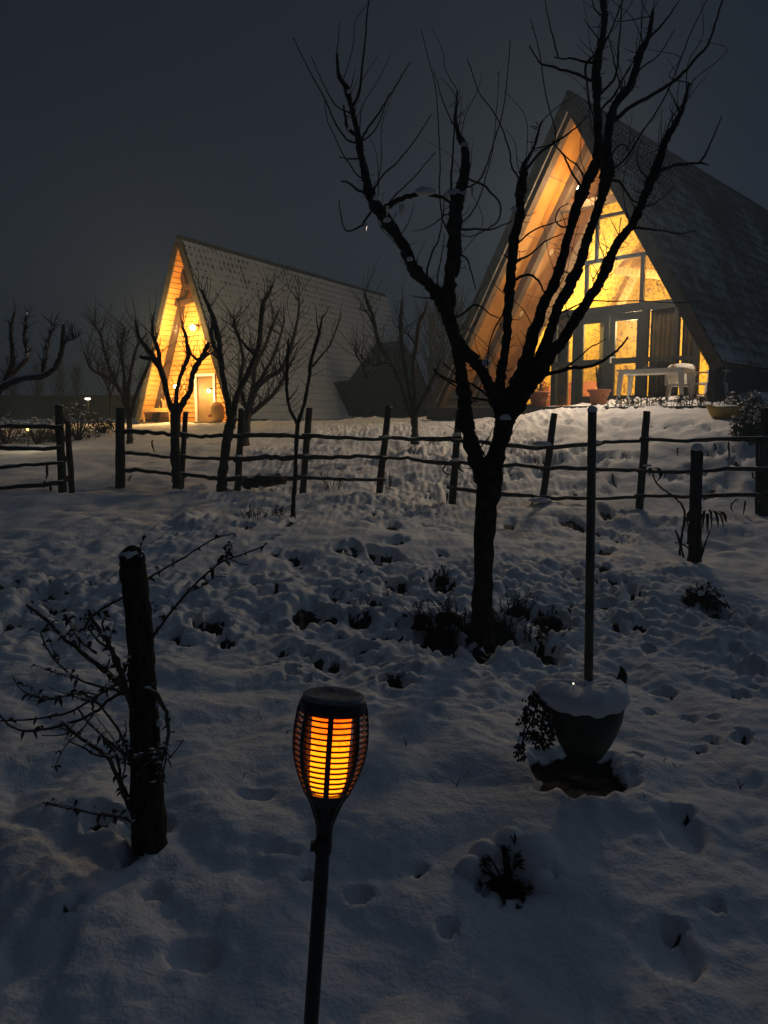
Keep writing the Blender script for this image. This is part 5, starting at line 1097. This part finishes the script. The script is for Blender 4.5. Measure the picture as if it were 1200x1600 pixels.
t.links.new(mr.outputs[0], rp.inputs[0]); em = t.nodes.new('ShaderNodeEmission'); em.inputs[1].default_value = 4.0; t.links.new(rp.outputs[0], em.inputs[0]); oo = t.nodes.new('ShaderNodeOutputMaterial'); t.links.new(em.outputs[0], oo.inputs[0])
MB().lathe([(.029, zT - .155), (.0315, zT - .12), (.033, zT - .06), (.033, zT - .024)], 32).build('diffuser', fm, to, True)
# ================================================================== GROUND PLANTS
def clump(px, py, wpx, hpx, label, n=26, name='withered_plant', cat='plant', blades=3, snow=.3, lean=.35, mound=True, group=None):
    p = G(px, py, 2); D = depth_of(p); k = D/FPX; t_ = thing(name, label, cat, p + np.array([0, 0, -.015]), 0, group); rs = random.Random(int(px*3 + py))
    st = MB(); lv = MB(); sn = MB(); rx = wpx/2*k; hh = hpx*k
    for i in range(n):
        a = rs.uniform(0, 6.28); q = rs.random()**.6; x, y = rx*q*math.cos(a), rx*q*math.sin(a)*1.3; h1 = hh*rs.uniform(.4, 1)
        tip = np.array([x + rs.gauss(0, lean)*h1, y + rs.gauss(0, lean)*h1, h1]); mid_ = np.array([x, y, h1*.5]) + (tip - [x, y, h1])*.3
        P = np.array([[x*.8, y*.8, -.02], mid_, tip]); st.tube(P, [.004, .0032, .002], n=4, sub=3, wob=.3, seed=i)
        Q = catmull(P, 4)
        for c in Q[3:]:
            for _ in range(blades):
                d = np.array([rs.gauss(0, .8), rs.gauss(0, .8), rs.gauss(.5, .6)]); d /= np.linalg.norm(d); l = rs.uniform(.010, .024)*(D/5)**.5; s_ = np.cross(d, [rs.gauss(0, 1), rs.gauss(0, 1), 1]); s_ = s_/(np.linalg.norm(s_) + 1e-6)*l*.2
                lv.add([c, c + d*l*.5 + s_, c + d*l, c + d*l*.5 - s_], [[0, 1, 2, 3]])
        if rs.random() < snow: sn.add(*lathe([(.006, -.003), (.012, 0), (.007, .007), (.001, .009)], 7, tip, jit=.15, seed=i))
    st.build('stem', TWIG, t_); o = lv.build('withered_leaves', LEAF, t_); o['kind'] = 'stuff'
    if sn.n: o = sn.build('snow_tufts', SNOW, t_, True); o['kind'] = 'stuff'
    if mound:
        V, f = lathe([(rx*.95, -.04), (rx*.85, .012), (rx*.55, hh*.22), (rx*.2, hh*.3), (.002, hh*.31)], 14, jit=.14, seed=int(px)); V[:, 1] *= 1.3; mesh_obj('root_mound', V, f, SOIL, t_, True)
    return t_
TG = 'withered plants around the foot of the big tree'
for a in [(688, 985, 62, 30, 'dark withered clump just left of the big tree, in the widest bare patch', 24), (660, 968, 34, 42, 'tall thin withered stems at the left end of the ring of plants', 10), (700, 962, 40, 34, 'upright withered stems left of the big trunk', 16), (775, 985, 70, 52, 'dense dark tuft hugging the right foot of the big trunk', 44), (810, 955, 40, 40, 'upright withered stems right of the big trunk', 16),
          (845, 1005, 56, 44, 'dark curly withered tuft lower right of the big tree', 24), (868, 970, 44, 30, 'sparse withered shoots farthest right of the big tree', 12), (728, 985, 30, 34, 'small tuft in front of the big trunk', 14), (690, 905, 34, 22, 'low withered tuft in a hollow left of the big trunk', 14), (618, 1062, 26, 18, 'small withered tuft below left of the big tree', 8)]:
    clump(*a, group=TG)
clump(398, 812, 40, 26, 'dry twiggy weed left of the slender sapling', 18, mound=False, blades=2); clump(434, 806, 22, 24, 'dry tuft right beside the slender sapling', 12, mound=False, blades=3)
clump(520, 764, 34, 40, 'wispy dry weed behind the fence right of the sapling', 16, mound=False, blades=2, lean=.5); clump(606, 764, 12, 34, 'narrow dry stalks at a leaning fence post', 8, mound=False, blades=2, lean=.1)
clump(560, 968, 34, 22, 'small withered shoots left of the ring of plants', 10, mound=False)
# needle-leaved clump in the near snow
def needles(px, py, wpx, hpx, label, n, ln, name='needle_bush'):
    p = G(px, py, 1.5); D = depth_of(p); k = D/FPX; t_ = thing(name, label, 'bush', p + np.array([0, 0, -.02])); rs = random.Random(int(px)); m_ = MB(); st = MB(); sn = MB()
    rx, hh = wpx/2*k, hpx*k
    for i in range(n):
        a = rs.uniform(0, 6.28); q = rs.random()**.5; z0 = hh*(1 - q*q)*rs.uniform(.5, 1); c = np.array([rx*q*math.cos(a), rx*q*math.sin(a), z0]); d = np.array([math.cos(a)*q, math.sin(a)*q, rs.uniform(.1, .7)]) + np.array([rs.gauss(0, .3), rs.gauss(0, .3), 0]); d /= np.linalg.norm(d)
        st.tube([np.array([c[0]*.3, c[1]*.3, 0]), c], [.004, .003], n=4, sub=1)
        for j in range(14):
            dd = d + np.array([rs.gauss(0, .32), rs.gauss(0, .32), rs.gauss(0, .3)]); dd /= np.linalg.norm(dd); l = ln*rs.uniform(.5, 1); s_ = np.cross(dd, [0, 0, 1.0]); s_ = s_/(np.linalg.norm(s_) + 1e-6)*.0022
            m_.add([c - s_, c + s_, c + dd*l*.6 + s_ + [0, 0, .004], c + dd*l, c + dd*l*.6 - s_ + [0, 0, .004]], [[0, 1, 2, 3, 4]])
        if rs.random() < .22:
            r = rs.uniform(.01, .022); sn.add(*lathe([(r*.6, -r*.3), (r, 0), (r*.7, r*.45), (.001, r*.6)], 9, c + d*ln*.4 + [0, 0, .006], jit=.12, seed=i))
    st.build('stem', TWIG, t_); o = m_.build('needles', LEAF, t_); o['kind'] = 'stuff'; o = sn.build('snow_tufts', SNOW, t_, True); o['kind'] = 'stuff'
    V, f = lathe([(rx*.62, -.03), (rx*.5, hh*.12), (rx*.25, hh*.22), (.002, hh*.25)], 14, jit=.18, seed=3); mesh_obj('root_mound', V, f, SOIL, t_, True)
    return t_
nb_ = needles(795, 1368, 118, 66, 'dark needle-leaved bush half buried in near snow right of the torch', 60, .05)
v, f = lathe([(.115, -.04), (.118, 0), (.10, .045), (.065, .085), (.03, .105), (.005, .108)], 22, (.10, .03, .0), jit=.06, seed=5); v[:, 2] += GZ(nb_.location.x + .10, nb_.location.y + .03) - nb_.location.z; mesh_obj('snow_heap', v, f, SNOW, nb_, True)
for q_, (hx, hy, hr, hh_) in enumerate([(.10, -.07, .055, .05), (.02, .09, .08, .09), (-.08, .06, .06, .055), (-.075, -.10, .04, .03), (.15, -.02, .05, .05)]):
    v, f = lathe([(hr, -.04), (hr*1.03, 0), (hr*.85, hh_*.5), (hr*.5, hh_*.88), (hr*.2, hh_), (.003, hh_*1.02)], 18, (hx, hy, 0), jit=.08, seed=q_ + 20); v[:, 2] += GZ(nb_.location.x + hx, nb_.location.y + hy) - nb_.location.z; mesh_obj('snow_heap', v, f, SNOW, nb_, True)
v, f = lathe([(.05, -.03), (.055, 0), (.042, .03), (.02, .045), (.004, .05)], 14, (-.14, -.01, .0), jit=.08, seed=6); v[:, 2] += GZ(nb_.location.x - .14, nb_.location.y - .01) - nb_.location.z; mesh_obj('snow_heap', v, f, SNOW, nb_, True)
shrub(1100, 945, 60, 40, 'domed brown shrub dusted with snow right of the bamboo pole', n=420)
needles(796, 1418, 34, 20, 'tiny needle sprig poking out of the snow below the needle bush', 7, .03, 'needle_sprig')
# conifer-like shrub at the right edge before the porch
shrub(1172, 690, 64, 66, 'dark drooping shrub with snow pads at the right edge before the porch', n=700)
shrub(1168, 642, 70, 36, 'low bushy evergreen under the eaves at the right edge', n=500)
# a broken stump poking up behind the pot
p = G(972, 1062, 2); v, f = tube([p - [0, 0, .05], p + [.0, 0, .03], p + [-.012, 0, .085]], [.032, .026, .004], n=7, sub=2, rough=.15, seed=3); s_ = mesh_obj('stump', v, f, POST); tag(s_, 'small pointed dark stump in the snow just behind the pot', 'stump')
# loose weeds everywhere
m_ = MB(); rs = random.Random(77)
for i in range(70):
    px, py = rs.uniform(0, 1200), 800 + 460*rs.random()**1.2
    p = G(px, py, 1.5)
    if abs(p[0]) > 9: continue
    for j in range(rs.choice([1, 1, 2, 3])):
        h1 = rs.uniform(.015, .045); d = np.array([rs.gauss(0, .4)*h1, rs.gauss(0, .4)*h1, h1]); m_.tube([p + [0, 0, -.02], p + d*.5, p + d + [rs.gauss(0, .3)*h1, 0, -.1*h1]], [.0016, .0013, .0008], n=4, sub=2)
o = m_.build('weeds', TWIG); tag(o, kind='stuff')
